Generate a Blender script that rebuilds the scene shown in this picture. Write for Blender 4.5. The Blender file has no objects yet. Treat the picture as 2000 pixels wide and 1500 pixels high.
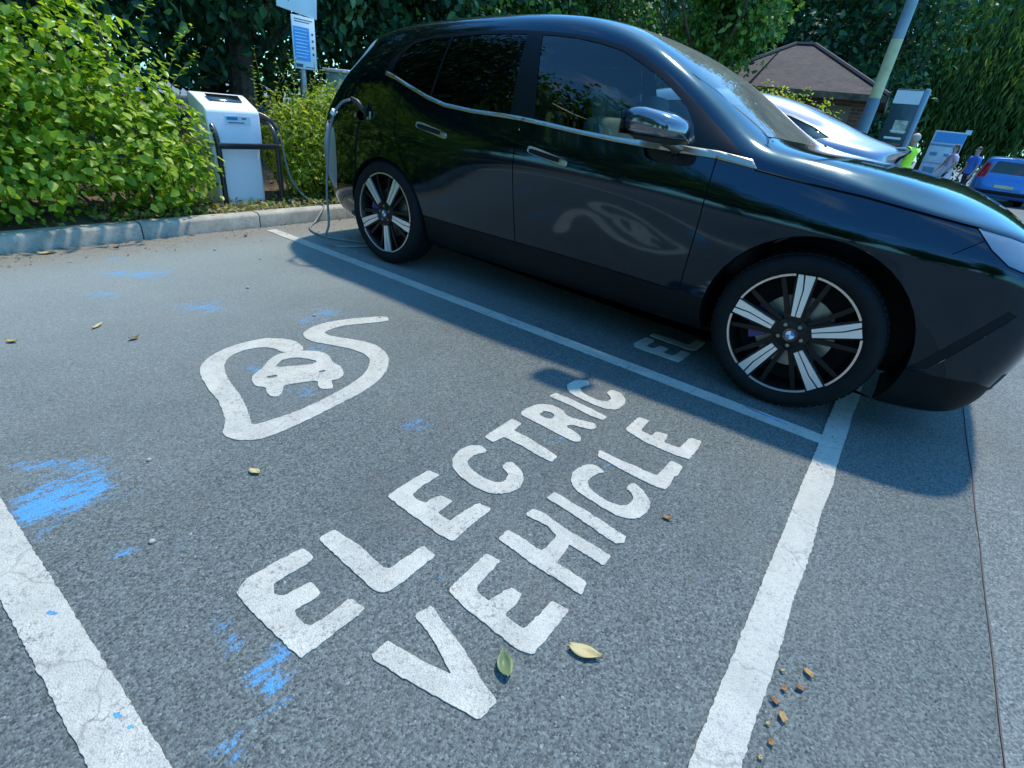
import bpy, bmesh, math, random
import numpy as np
from math import pi, sin, cos, radians as rad
from mathutils import Vector, Matrix, noise
from mathutils.geometry import delaunay_2d_cdt, tessellate_polygon
random.seed(7); np.random.seed(7)
S = bpy.context.scene
COL = S.collection
# ---------------------------------------------------------------- camera, sky, sun, exposure
cam = bpy.data.cameras.new('camera'); cam.sensor_width = 36.0; cam.lens = 18.0146
cam.clip_start = 0.05; cam.clip_end = 600
co = bpy.data.objects.new('camera', cam); COL.objects.link(co)
co.location = (4.6982, -2.5615, 1.2199)
co.rotation_euler = (rad(61.6171), rad(-6.0383), rad(37.2489))
S.camera = co
SUN_EL, SUN_AZ = rad(66), rad(91)          # azimuth of the sun, from +X towards +Y
world = bpy.data.worlds.new('World'); S.world = world; world.use_nodes = True
wn = world.node_tree; wn.nodes.clear()
w_out = wn.nodes.new('ShaderNodeOutputWorld'); w_bg = wn.nodes.new('ShaderNodeBackground')
w_sky = wn.nodes.new('ShaderNodeTexSky'); w_sky.sky_type = 'NISHITA'; w_sky.sun_disc = False
w_sky.sun_elevation = SUN_EL; w_sky.sun_rotation = pi/2 - SUN_AZ
w_sky.air_density = 1.3; w_sky.dust_density = 0.6; w_sky.ozone_density = 2.5
w_tc = wn.nodes.new('ShaderNodeTexCoord'); w_map = wn.nodes.new('ShaderNodeMapping')
w_map.inputs['Scale'].default_value = (1, 1, 2.6)
w_no = wn.nodes.new('ShaderNodeTexNoise'); w_no.inputs['Scale'].default_value = 2.6
w_no.inputs['Detail'].default_value = 9; w_no.inputs['Roughness'].default_value = .58
w_cr = wn.nodes.new('ShaderNodeValToRGB')
w_cr.color_ramp.elements[0].position = .58; w_cr.color_ramp.elements[1].position = .80
w_cr.color_ramp.elements[1].color = (.85, .85, .85, 1)
w_mx = wn.nodes.new('ShaderNodeMix'); w_mx.data_type = 'RGBA'
w_mx.inputs[7].default_value = (9.5, 9.8, 10.2, 1)
wn.links.new(w_tc.outputs['Generated'], w_map.inputs['Vector']); wn.links.new(w_map.outputs[0], w_no.inputs['Vector'])
wn.links.new(w_no.outputs['Fac'], w_cr.inputs[0]); wn.links.new(w_cr.outputs[0], w_mx.inputs[0])
w_tint = wn.nodes.new('ShaderNodeMix'); w_tint.data_type = 'RGBA'; w_tint.blend_type = 'MULTIPLY'; w_tint.inputs[0].default_value = 1.0
w_tint.inputs[7].default_value = (.58, 1.44, 1.98, 1)
wn.links.new(w_sky.outputs[0], w_tint.inputs[6]); wn.links.new(w_tint.outputs[2], w_mx.inputs[6]); wn.links.new(w_mx.outputs[2], w_bg.inputs['Color'])
w_bg.inputs['Strength'].default_value = 0.15
wn.links.new(w_bg.outputs[0], w_out.inputs['Surface'])
sun_d = bpy.data.lights.new('sun', 'SUN'); sun_d.energy = 3.7; sun_d.angle = rad(2.6); sun_d.color = (1, .895, .73)
sun_o = bpy.data.objects.new('sun', sun_d); COL.objects.link(sun_o)
sdir = Vector((cos(SUN_EL)*cos(SUN_AZ), cos(SUN_EL)*sin(SUN_AZ), sin(SUN_EL)))
sun_o.rotation_euler = (-sdir).to_track_quat('-Z', 'Y').to_euler(); sun_o.location = (0, 0, 30)
S.view_settings.view_transform = 'Standard'; S.view_settings.look = 'None'
S.view_settings.exposure = 0.43; S.view_settings.gamma = 1.0
S.cycles.max_bounces = 8; S.cycles.transparent_max_bounces = 16
S.cycles.sample_clamp_indirect = 6.0
# ---------------------------------------------------------------- helpers
class NT:
    def __init__(s, name):
        s.m = bpy.data.materials.new(name); s.m.use_nodes = True; s.t = s.m.node_tree; s.t.nodes.clear()
        s.out = s.n('ShaderNodeOutputMaterial')
    def n(s, ty, **kw):
        nd = s.t.nodes.new(ty)
        for k, v in kw.items():
            if hasattr(nd, k): setattr(nd, k, v)
            else: nd.inputs[k.replace('_', ' ')].default_value = v
        return nd
    def l(s, a, b): s.t.links.new(a, b)
    def ramp(s, fac, *stops):
        r = s.n('ShaderNodeValToRGB'); e = r.color_ramp.elements
        while len(e) < len(stops): e.new(.5)
        for q, (p, c) in zip(e, stops):
            q.position = p; q.color = (c, c, c, 1) if isinstance(c, (int, float)) else (*c, 1)
        s.l(fac, r.inputs[0]); return r.outputs[0]
    def mix(s, fac, a, b, mode='MIX'):
        m = s.n('ShaderNodeMix', data_type='RGBA', blend_type=mode)
        for i, v in ((0, fac), (6, a), (7, b)):
            if hasattr(v, 'links'): s.l(v, m.inputs[i])
            else: m.inputs[i].default_value = (*v, 1) if isinstance(v, tuple) else v
        return m.outputs[2]
    def math(s, op, a, b=0.0):
        m = s.n('ShaderNodeMath', operation=op)
        for i, v in ((0, a), (1, b)):
            if hasattr(v, 'links'): s.l(v, m.inputs[i])
            else: m.inputs[i].default_value = v
        return m.outputs[0]
    def coord(s, kind='Object', scale=None):
        c = s.n('ShaderNodeTexCoord').outputs[kind]
        if scale:
            m = s.n('ShaderNodeMapping'); m.inputs['Scale'].default_value = scale; s.l(c, m.inputs[0]); c = m.outputs[0]
        return c
    def noise(s, co, scale, detail=4, rough=.6):
        t = s.n('ShaderNodeTexNoise', Scale=scale, Detail=detail, Roughness=rough); s.l(co, t.inputs['Vector']); return t.outputs['Fac']
    def bump(s, h, strength=.3, dist=.005):
        b = s.n('ShaderNodeBump', Strength=strength, Distance=dist); s.l(h, b.inputs['Height']); return b.outputs[0]
    def bsdf(s, **kw):
        b = s.n('ShaderNodeBsdfPrincipled')
        for k, v in kw.items():
            i = b.inputs[k.replace('_', ' ')]
            if hasattr(v, 'links'): s.l(v, i)
            else: i.default_value = (*v, 1) if isinstance(v, tuple) and len(v) == 3 else v
        s.l(b.outputs[0], s.out.inputs['Surface']); return b
def simple(name, col, rough=.5, metal=0., coat=0., var=.12, vscale=6., bump=0., bscale=80., emit=None, **kw):
    t = NT(name); c = t.coord()
    f = t.noise(c, vscale, 5)
    lo = tuple(max(0, x*(1-var)) for x in col); hi = tuple(min(1, x*(1+var)) for x in col)
    base = t.ramp(f, (.3, lo), (.7, hi))
    k = dict(Base_Color=base, Roughness=rough, Metallic=metal, Coat_Weight=coat, **kw)
    if bump: k['Normal'] = t.bump(t.noise(c, bscale, 3), bump, .004)
    t.bsdf(**k); return t.m
def tag(o, label=None, cat=None, group=None, kind=None):
    if label: o['label'] = label
    if cat: o['category'] = cat
    if group: o['group'] = group
    if kind: o['kind'] = kind
    return o
def thing(name, label, cat, loc=(0, 0, 0), rz=0., group=None):
    o = bpy.data.objects.new(name, None); COL.objects.link(o); o.empty_display_size = .2
    o.location = loc; o.rotation_euler = (0, 0, rz); return tag(o, label, cat, group)
def link(name, me, parent=None, mat=None, smooth=None):
    o = bpy.data.objects.new(name, me); COL.objects.link(o)
    if parent is not None: o.parent = parent
    for m in (mat if isinstance(mat, (list, tuple)) else [mat]):
        if m is not None: me.materials.append(m)
    if smooth is not None and len(me.polygons):
        me.polygons.foreach_set('use_smooth', [True]*len(me.polygons))
        if smooth < 180: me.set_sharp_from_angle(angle=rad(smooth))
    return o
def mesh(name, verts, faces):
    me = bpy.data.meshes.new(name); me.from_pydata([tuple(v) for v in verts], [], [tuple(f) for f in faces]); me.update(); return me
class MB:
    """collects simple solids into one mesh"""
    def __init__(s): s.bm = bmesh.new()
    def box(s, c, d, rot=None, bevel=0., seg=2, taper=None):
        r = bmesh.ops.create_cube(s.bm, size=1.0); vs = r['verts']
        for v in vs: v.co = Vector((v.co.x*d[0], v.co.y*d[1], v.co.z*d[2]))
        if taper:
            for v in vs:
                if v.co.z > 0: v.co.x *= taper[0]; v.co.y *= taper[1]
        if bevel:
            es = list({e for v in vs for e in v.link_edges})
            g = bmesh.ops.bevel(s.bm, geom=es, offset=bevel, segments=seg, affect='EDGES', profile=.5)
            vs = list({v for f in g['faces'] for v in f.verts} | {v for v in vs if v.is_valid})
        M = Matrix.Translation(Vector(c)) @ (rot.to_4x4() if rot else Matrix.Identity(4))
        for v in vs: v.co = M @ v.co
        return s
    def tube(s, pts, rad_, n=10, cap=True):
        pts = [Vector(p) for p in pts]; rings = []
        rr = rad_ if isinstance(rad_, (list, tuple)) else [rad_]*len(pts)
        up = Vector((0, 0, 1)); prev = None
        for i, p in enumerate(pts):
            t = (pts[min(i+1, len(pts)-1)] - pts[max(i-1, 0)]).normalized()
            if prev is None:
                a = t.cross(up) if abs(t.dot(up)) < .95 else t.cross(Vector((1, 0, 0)))
                a.normalize()
            else:
                a = prev - t*prev.dot(t); a.normalize()
            b = t.cross(a); prev = a
            rings.append([s.bm.verts.new(p + (a*cos(2*pi*k/n) + b*sin(2*pi*k/n))*rr[i]) for k in range(n)])
        for r0, r1 in zip(rings, rings[1:]):
            for k in range(n): s.bm.faces.new((r0[k], r0[(k+1) % n], r1[(k+1) % n], r1[k]))
        if cap:
            s.bm.faces.new(list(reversed(rings[0]))); s.bm.faces.new(rings[-1])
        return s
    def lathe(s, prof, c=(0, 0, 0), axis='Z', n=32):
        rings = []
        for r, h in prof:
            ring = []
            for k in range(n):
                a = 2*pi*k/n
                q = {'Z': (r*cos(a), r*sin(a), h), 'Y': (r*cos(a), h, r*sin(a)), 'X': (h, r*cos(a), r*sin(a))}[axis]
                ring.append(s.bm.verts.new(Vector(q) + Vector(c)))
            rings.append(ring)
        for r0, r1 in zip(rings, rings[1:]):
            for k in range(n): s.bm.faces.new((r0[k], r0[(k+1) % n], r1[(k+1) % n], r1[k]))
        return s
    def prism(s, poly, h0, h1, f=lambda a, b, h: (a, b, h), holes=()):
        loops = [poly] + list(holes)
        tri = tessellate_polygon([[Vector((a, b, 0)) for a, b in l] for l in loops])
        flat = [q for l in loops for q in l]
        lo = [s.bm.verts.new(f(a, b, h0)) for a, b in flat]; hi = [s.bm.verts.new(f(a, b, h1)) for a, b in flat]
        for t in tri:
            try:
                s.bm.faces.new([hi[i] for i in t]); s.bm.faces.new([lo[i] for i in reversed(t)])
            except ValueError: pass
        k = 0
        for l in loops:
            n = len(l)
            for i in range(n):
                j = (i+1) % n
                try: s.bm.faces.new((lo[k+i], lo[k+j], hi[k+j], hi[k+i]))
                except ValueError: pass
            k += n
        return s
    def ellipsoid(s, c, r, seg=16, rings=10, power=1.0):
        g = bmesh.ops.create_uvsphere(s.bm, u_segments=seg, v_segments=rings, radius=1)
        for v in g['verts']:
            q = [math.copysign(abs(t)**power, t) for t in v.co]
            v.co = Vector((q[0]*r[0], q[1]*r[1], q[2]*r[2])) + Vector(c)
        return s
    def build(s, name, mat, parent=None, smooth=35):
        bmesh.ops.recalc_face_normals(s.bm, faces=s.bm.faces)
        me = bpy.data.meshes.new(name); s.bm.to_mesh(me); s.bm.free()
        return link(name, me, parent, mat, smooth)
def crom(pts, per=8):
    """smooth curve through points"""
    P = [Vector(p) for p in pts]; P = [P[0]*2-P[1]] + P + [P[-1]*2-P[-2]]; out = []
    for i in range(1, len(P)-2):
        for k in range(per):
            t = k/per; a, b, c, d = P[i-1:i+3]
            out.append(.5*((2*b) + (c-a)*t + (2*a-5*b+4*c-d)*t*t + (3*b-a-3*c+d)*t**3))
    out.append(P[-2]); return out
def text_mesh(body, size, bold=False):
    cu = bpy.data.curves.new('text', 'FONT'); cu.body = body; cu.size = size; cu.align_x = 'LEFT'; cu.extrude = .0012
    cu.space_line = 1.05
    if bold: cu.offset = size*.018
    ob = bpy.data.objects.new('text', cu); COL.objects.link(ob)
    dg = bpy.context.evaluated_depsgraph_get(); me = bpy.data.meshes.new_from_object(ob.evaluated_get(dg))
    bpy.data.objects.remove(ob); return me
def copy_tree(o, parent=None):
    c = o.copy(); COL.objects.link(c)
    if parent is not None: c.parent = parent
    for ch in list(o.children): copy_tree(ch, c)
    return c
# outlines of the painted markings, metres on the ground
MARKS={
 'E1':[[(3.637,-2.182),(3.616,-2.144),(3.617,-2.077),(3.622,-2.027),(3.629,-1.977),(3.682,-1.976),(3.689,-2.011),(3.684,-2.065),(3.684,-2.105),(3.712,-2.119),(3.736,-2.11),(3.743,-2.072),(3.749,-2.034),(3.799,-2.035),(3.805,-2.06),(3.8,-2.091),(3.799,-2.113),(3.811,-2.119),(3.856,-2.119),(3.869,-2.107),(3.873,-2.067),(3.872,-1.995),(3.926,-1.988),(3.932,-2.018),(3.929,-2.067),(3.928,-2.135),(3.925,-2.178),(3.856,-2.183),(3.786,-2.185),(3.717,-2.187),(3.666,-2.186)]],
 'L1':[[(3.629,-1.926),(3.629,-1.871),(3.693,-1.866),(3.738,-1.859),(3.797,-1.864),(3.856,-1.867),(3.872,-1.858),(3.875,-1.813),(3.88,-1.728),(3.938,-1.733),(3.935,-1.779),(3.937,-1.838),(3.935,-1.898),(3.924,-1.926),(3.893,-1.936),(3.843,-1.934),(3.757,-1.932),(3.699,-1.929)]],
 'E2':[[(3.627,-1.655),(3.624,-1.559),(3.627,-1.456),(3.678,-1.448),(3.676,-1.485),(3.676,-1.538),(3.684,-1.589),(3.706,-1.599),(3.745,-1.591),(3.748,-1.558),(3.76,-1.523),(3.808,-1.52),(3.811,-1.557),(3.81,-1.597),(3.866,-1.596),(3.867,-1.555),(3.877,-1.464),(3.931,-1.455),(3.929,-1.563),(3.935,-1.656),(3.879,-1.663),(3.795,-1.661),(3.703,-1.661)]],
 'C1':[[(3.71,-1.21),(3.667,-1.194),(3.629,-1.228),(3.623,-1.289),(3.643,-1.349),(3.682,-1.385),(3.736,-1.402),(3.811,-1.408),(3.86,-1.401),(3.9,-1.379),(3.927,-1.335),(3.934,-1.292),(3.917,-1.248),(3.886,-1.214),(3.847,-1.199),(3.81,-1.194),(3.804,-1.242),(3.853,-1.263),(3.868,-1.288),(3.869,-1.318),(3.844,-1.338),(3.796,-1.347),(3.739,-1.341),(3.697,-1.321),(3.686,-1.297),(3.686,-1.257)]],
 'T1':[[(3.631,-1.14),(3.63,-1.043),(3.628,-0.941),(3.683,-0.941),(3.689,-1.009),(3.767,-1.008),(3.93,-1.03),(3.932,-1.081),(3.862,-1.083),(3.774,-1.077),(3.69,-1.079),(3.684,-1.144)]],
 'R1':[[(3.623,-0.881),(3.622,-0.793),(3.643,-0.735),(3.684,-0.704),(3.738,-0.701),(3.801,-0.737),(3.859,-0.716),(3.91,-0.692),(3.935,-0.714),(3.938,-0.744),(3.9,-0.765),(3.842,-0.783),(3.833,-0.817),(3.872,-0.818),(3.925,-0.836),(3.938,-0.866),(3.932,-0.889),(3.868,-0.894),(3.77,-0.887),(3.698,-0.887)],[(3.69,-0.82),(3.692,-0.772),(3.731,-0.761),(3.752,-0.78),(3.755,-0.812),(3.728,-0.825)]],
 'I1':[[(3.63,-0.644),(3.632,-0.588),(3.711,-0.584),(3.83,-0.59),(3.929,-0.601),(3.928,-0.639),(3.864,-0.65),(3.745,-0.639)]],
 'C2':[[(3.714,-0.384),(3.682,-0.346),(3.633,-0.382),(3.626,-0.462),(3.643,-0.501),(3.688,-0.538),(3.758,-0.544),(3.829,-0.547),(3.888,-0.539),(3.931,-0.504),(3.935,-0.432),(3.915,-0.373),(3.863,-0.333),(3.817,-0.334),(3.811,-0.391),(3.847,-0.411),(3.864,-0.435),(3.856,-0.472),(3.825,-0.489),(3.762,-0.494),(3.712,-0.475),(3.692,-0.447),(3.695,-0.411)]],
 'V1':[[(4.046,-2.07),(4.043,-2.013),(4.088,-2.005),(4.161,-1.988),(4.225,-1.971),(4.172,-1.949),(4.114,-1.932),(4.038,-1.915),(4.053,-1.865),(4.13,-1.885),(4.18,-1.895),(4.241,-1.914),(4.29,-1.933),(4.351,-1.948),(4.344,-2.006),(4.293,-2.018),(4.219,-2.036),(4.136,-2.053)]],
 'E3':[[(4.049,-1.799),(4.047,-1.718),(4.043,-1.621),(4.094,-1.613),(4.098,-1.679),(4.106,-1.744),(4.159,-1.751),(4.164,-1.727),(4.176,-1.67),(4.216,-1.667),(4.224,-1.712),(4.222,-1.756),(4.283,-1.752),(4.288,-1.739),(4.291,-1.688),(4.293,-1.627),(4.347,-1.62),(4.349,-1.712),(4.345,-1.8),(4.304,-1.812),(4.207,-1.811),(4.129,-1.809)]],
 'H1':[[(4.031,-1.547),(4.032,-1.495),(4.079,-1.49),(4.162,-1.495),(4.168,-1.464),(4.164,-1.403),(4.113,-1.389),(4.029,-1.397),(4.034,-1.353),(4.072,-1.343),(4.165,-1.357),(4.245,-1.354),(4.344,-1.356),(4.342,-1.41),(4.276,-1.408),(4.218,-1.409),(4.223,-1.449),(4.226,-1.5),(4.283,-1.499),(4.337,-1.502),(4.346,-1.555),(4.288,-1.552),(4.192,-1.556),(4.104,-1.552)]],
 'I2':[[(4.037,-1.275),(4.04,-1.224),(4.106,-1.227),(4.216,-1.232),(4.34,-1.245),(4.347,-1.274),(4.33,-1.297),(4.275,-1.294),(4.17,-1.28),(4.114,-1.275)]],
 'C3':[[(4.122,-0.983),(4.069,-0.967),(4.038,-0.997),(4.026,-1.067),(4.042,-1.118),(4.087,-1.158),(4.148,-1.168),(4.221,-1.173),(4.277,-1.173),(4.326,-1.149),(4.344,-1.091),(4.338,-1.031),(4.316,-1.004),(4.276,-0.973),(4.231,-0.958),(4.224,-1.013),(4.263,-1.026),(4.279,-1.06),(4.27,-1.107),(4.242,-1.124),(4.187,-1.13),(4.129,-1.116),(4.097,-1.085),(4.095,-1.055),(4.105,-1.011)]],
 'L2':[[(4.03,-0.863),(4.11,-0.865),(4.189,-0.858),(4.283,-0.852),(4.285,-0.792),(4.288,-0.71),(4.34,-0.713),(4.347,-0.782),(4.337,-0.81),(4.346,-0.861),(4.343,-0.907),(4.307,-0.921),(4.208,-0.921),(4.099,-0.912),(4.047,-0.91)]],
 'E4':[[(4.038,-0.638),(4.034,-0.485),(4.087,-0.477),(4.094,-0.587),(4.147,-0.592),(4.151,-0.543),(4.201,-0.528),(4.213,-0.602),(4.279,-0.589),(4.284,-0.472),(4.335,-0.463),(4.342,-0.552),(4.341,-0.645),(4.277,-0.658),(4.16,-0.663)]],
 'cable':[[(2.377,-0.57),(2.331,-0.629),(2.273,-0.751),(2.229,-0.893),(2.238,-1.019),(2.286,-1.1),(2.344,-1.124),(2.416,-1.118),(2.5,-1.072),(2.606,-1.023),(2.699,-1.008),(2.77,-1.029),(2.825,-1.081),(2.883,-1.162),(2.923,-1.285),(2.95,-1.452),(2.958,-1.566),(2.951,-1.663),(2.935,-1.751),(2.863,-1.718),(2.723,-1.671),(2.588,-1.644),(2.481,-1.619),(2.392,-1.584),(2.316,-1.523),(2.288,-1.436),(2.306,-1.351),(2.359,-1.309),(2.43,-1.308),(2.48,-1.207),(2.357,-1.179),(2.283,-1.212),(2.22,-1.277),(2.202,-1.401),(2.228,-1.528),(2.283,-1.619),(2.346,-1.672),(2.434,-1.706),(2.562,-1.733),(2.666,-1.747),(2.754,-1.772),(2.849,-1.807),(2.899,-1.846),(2.943,-1.855),(2.994,-1.835),(3.038,-1.784),(3.05,-1.722),(3.047,-1.598),(3.028,-1.423),(3.015,-1.293),(2.983,-1.169),(2.926,-1.059),(2.852,-0.973),(2.773,-0.92),(2.668,-0.892),(2.577,-0.91),(2.49,-0.956),(2.4,-1.007),(2.349,-1.008),(2.332,-0.966),(2.324,-0.87),(2.375,-0.749),(2.434,-0.615)]],
 'car':[[(2.43,-1.308),(2.444,-1.372),(2.49,-1.433),(2.522,-1.469),(2.557,-1.533),(2.601,-1.566),(2.662,-1.576),(2.693,-1.549),(2.745,-1.574),(2.782,-1.578),(2.803,-1.548),(2.779,-1.523),(2.73,-1.485),(2.749,-1.432),(2.785,-1.35),(2.837,-1.38),(2.867,-1.386),(2.894,-1.349),(2.882,-1.331),(2.825,-1.305),(2.839,-1.272),(2.822,-1.231),(2.773,-1.197),(2.72,-1.184),(2.682,-1.19),(2.609,-1.157),(2.54,-1.156),(2.48,-1.207)],[(2.549,-1.42),(2.506,-1.367),(2.507,-1.307),(2.545,-1.263),(2.622,-1.232),(2.632,-1.277),(2.587,-1.358)],[(2.605,-1.495),(2.623,-1.45),(2.644,-1.468),(2.628,-1.503)],[(2.714,-1.292),(2.722,-1.257),(2.738,-1.274),(2.73,-1.301)]],
}
BLUE=[[2.906,-2.323,0.095,0.093,-0.098,0.029],[2.929,-2.431,0.04,0.038,-0.105,0.027],[2.862,-2.24,0.044,0.043,-0.065,0.021],[2.941,-2.372,0.061,0.059,-0.08,0.022],[2.656,-2.388,0.019,0.019,-0.032,0.008],[2.779,-2.183,0.016,0.016,-0.022,0.008],[3.284,-2.306,0.027,0.026,-0.029,0.01],[3.516,-2.285,0.021,0.019,-0.037,0.016],[3.672,-2.269,0.023,0.02,-0.029,0.014],[3.77,-2.249,0.014,0.013,-0.021,0.011],[3.922,-2.252,0.034,0.03,-0.051,0.03],[3.71,-2.412,0.029,0.025,-0.026,0.01],[3.876,-2.191,0.023,0.02,-0.037,0.023],[3.987,-2.38,0.017,0.014,-0.021,0.011],[3.894,-2.26,0.017,0.015,-0.016,0.009],[3.377,-1.27,0.035,0.037,-0.047,0.044],[0.825,-1.344,0.143,0.22,-0.131,0.05],[1.107,-1.638,0.059,0.083,-0.091,0.03],[1.619,-1.301,0.113,0.153,-0.095,0.046],[2.11,-0.814,0.072,0.095,-0.071,0.05],[2.128,-0.966,0.052,0.067,-0.054,0.036],[2.726,-2.298,0.065,0.066,-0.031,0.009],[0.413,-1.329,0.03,0.051,-0.075,0.026],[3.349,-2.206,0.02,0.019,-0.02,0.009],[4.089,-0.928,0.021,0.022,-0.013,0.025],[3.86,-0.878,0.032,0.033,-0.022,0.034],[4.02,-1.755,0.026,0.024,-0.01,0.011],[2.826,-1.456,0.044,0.048,-0.04,0.026],[4.602,-1.249,0.012,0.011,-0.006,0.016],[2.486,-1.144,0.033,0.039,-0.043,0.029],[3.606,-1.344,0.011,0.011,-0.012,0.012],[2.501,-1.487,0.037,0.043,-0.048,0.027]]
# ---------------------------------------------------------------- ground
def asphalt(name, lo, hi, blue=False, warm=0.):
    t = NT(name); c = t.coord()
    v = t.n('ShaderNodeTexVoronoi', Scale=190.); t.l(c, v.inputs['Vector'])
    grain = t.noise(c, 300, 3, .7); mid = t.noise(c, 78, 4, .7); big = t.noise(c, .9, 6, .62)
    stone = t.ramp(v.outputs['Color'], (.05, .20), (.5, .82), (.93, 1.42), (1., 2.6))
    base = t.mix(big, lo, hi)
    base = t.mix(1.0, base, stone, 'MULTIPLY')
    base = t.mix(t.math('MULTIPLY', t.ramp(mid, (.42, 0.), (.66, 1.)), .55), base, t.mix(.5, lo, (.012, .012, .013)))
    base = t.mix(t.ramp(grain, (.56, 0.), (.72, .35)), base, (.22, .22, .215))
    dirt = t.ramp(t.noise(c, 2.3, 7, .7), (.50, 0.), (.72, .5))
    base = t.mix(t.math('MULTIPLY', dirt, .5), base, (.16, .145, .125))
    st = t.ramp(t.noise(t.coord(scale=(1, .45, 1)), 1.5, 5, .65), (.52, 0.), (.75, .42)); base = t.mix(st, base, (.045, .05, .053))
    if blue:
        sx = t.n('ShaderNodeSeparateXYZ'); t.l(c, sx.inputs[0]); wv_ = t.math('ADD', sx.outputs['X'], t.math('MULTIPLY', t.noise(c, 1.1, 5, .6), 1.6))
        base = t.mix(t.ramp(t.math('MULTIPLY', wv_, .2), (.32, .50), (.80, 0.)), base, (.30, .345, .33))  # paler towards the kerb: wear plus grazing brightness painted into the base colour
        at = t.n('ShaderNodeAttribute', attribute_name='paint')
        ms = t.coord(scale=(3.4, .8, 1))
        nz = t.noise(ms, 9, 7, .75); n2 = t.noise(c, 120, 3, .7)
        m = t.math('ADD', at.outputs['Fac'], t.math('MULTIPLY', t.math('SUBTRACT', nz, .5), 2.5))
        m = t.math('ADD', m, t.math('MULTIPLY', t.math('SUBTRACT', n2, .5), 1.3))
        m = t.ramp(m, (.47, 0.), (.80, .80))
        m = t.math('MULTIPLY', m, t.ramp(at.outputs['Fac'], (.05, 0.), (.22, 1.)))
        base = t.mix(m, base, (.06, .29, .58))
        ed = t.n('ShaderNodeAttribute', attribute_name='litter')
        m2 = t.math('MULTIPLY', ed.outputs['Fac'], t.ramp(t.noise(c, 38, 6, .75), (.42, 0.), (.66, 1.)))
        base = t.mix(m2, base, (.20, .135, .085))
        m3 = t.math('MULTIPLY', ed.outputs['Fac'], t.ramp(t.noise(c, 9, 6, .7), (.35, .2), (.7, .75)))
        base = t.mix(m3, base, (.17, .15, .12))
    h = t.math('ADD', t.math('MULTIPLY', v.outputs['Distance'], -1.), t.math('MULTIPLY', mid, .8))
    t.bsdf(Base_Color=base, Roughness=.82, Specular_IOR_Level=.35, Normal=t.bump(h, .55, .006))
    return t.m
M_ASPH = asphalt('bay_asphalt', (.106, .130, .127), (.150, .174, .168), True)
M_AISLE = asphalt('aisle_asphalt', (.150, .176, .172), (.19, .214, .208))
M_SOIL = simple('soil', (.10, .075, .05), .95, var=.5, vscale=14, bump=.9, bscale=60)
SEAM = 5.335
def sheet(name, x0, x1, y0, y1, z, mat, nx, ny):
    xs = np.linspace(x0, x1, nx); ys = np.linspace(y0, y1, ny)
    V = [(x, y, z) for y in ys for x in xs]
    F = [(j*nx+i, j*nx+i+1, (j+1)*nx+i+1, (j+1)*nx+i) for j in range(ny-1) for i in range(nx-1)]
    return tag(link(name, mesh(name, V, F), None, mat), kind='structure')
sheet('ground', -160, 160, -160, 160, -.012, M_AISLE, 2, 2)
NX, NY = 170, 240
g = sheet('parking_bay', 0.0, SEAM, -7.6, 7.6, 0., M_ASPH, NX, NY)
X, Y = np.meshgrid(np.linspace(0, SEAM, NX), np.linspace(-7.6, 7.6, NY))
pm = np.zeros_like(X)
for (cx, cy, ax, ay, bx, by), am in zip(BLUE, [1.]*4+[.75]*5+[.7, .7, .85, .6, .7, .75, .6, .35, .3, .33, .38, .36, .33, .7, .33, .55, .6, .4, .5, .4, .5, .33, .5, .33]):
    d = ax*by - ay*bx
    u = ((X-cx)*by - (Y-cy)*bx)/d; v = (-(X-cx)*ay + (Y-cy)*ax)/d
    pm = np.maximum(pm, (.47+.40*am)*np.exp(-(u*u+v*v)*.75))
big = ((X-1.95)**2*.0)
a = g.data.attributes.new('paint', 'FLOAT', 'POINT'); a.data.foreach_set('value', pm.ravel().astype(np.float32))
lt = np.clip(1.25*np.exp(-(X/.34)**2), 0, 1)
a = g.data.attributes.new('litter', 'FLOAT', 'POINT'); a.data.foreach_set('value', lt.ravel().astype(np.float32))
# strip of aisle next to the bays, a lighter lane beyond the joint
sheet('aisle', SEAM, 60, -60, 90, -.002, M_AISLE, 2, 2)
# tar joint between the two surfaces
J = MB(); pts = []
for k in range(160):
    y = -8+k*.1; pts.append((SEAM+.006+.008*noise.noise((y*2.1, 0, 3)), y))
half = [.0020+.0022*noise.noise((p[1]*5, 7, 1)) for p in pts]
J.prism([(p[0]-h, p[1]) for p, h in zip(pts, half)]+[(p[0]+h, p[1]) for p, h in reversed(list(zip(pts, half)))], -.004, .0025)
tag(J.build('tar_joint', simple('tar', (.075, .062, .06), .8), None), kind='structure')
# raised planting bed behind the kerb
KX = -.02
nx, ny = 40, 140
xs = np.linspace(-14, KX-.12, nx); ys = np.linspace(-9, 26, ny)
V = []
for y in ys:
    for x in xs: V.append((x, y, .105+.03*noise.noise((x*1.7, y*1.7, 0))+max(0, -x-1)*.03 - (.0 if x < -.3 else .01)))
F = [(j*nx+i, j*nx+i+1, (j+1)*nx+i+1, (j+1)*nx+i) for j in range(ny-1) for i in range(nx-1)]
tag(link('soil', mesh('soil', V, F), None, M_SOIL, 180), kind='structure')
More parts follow.
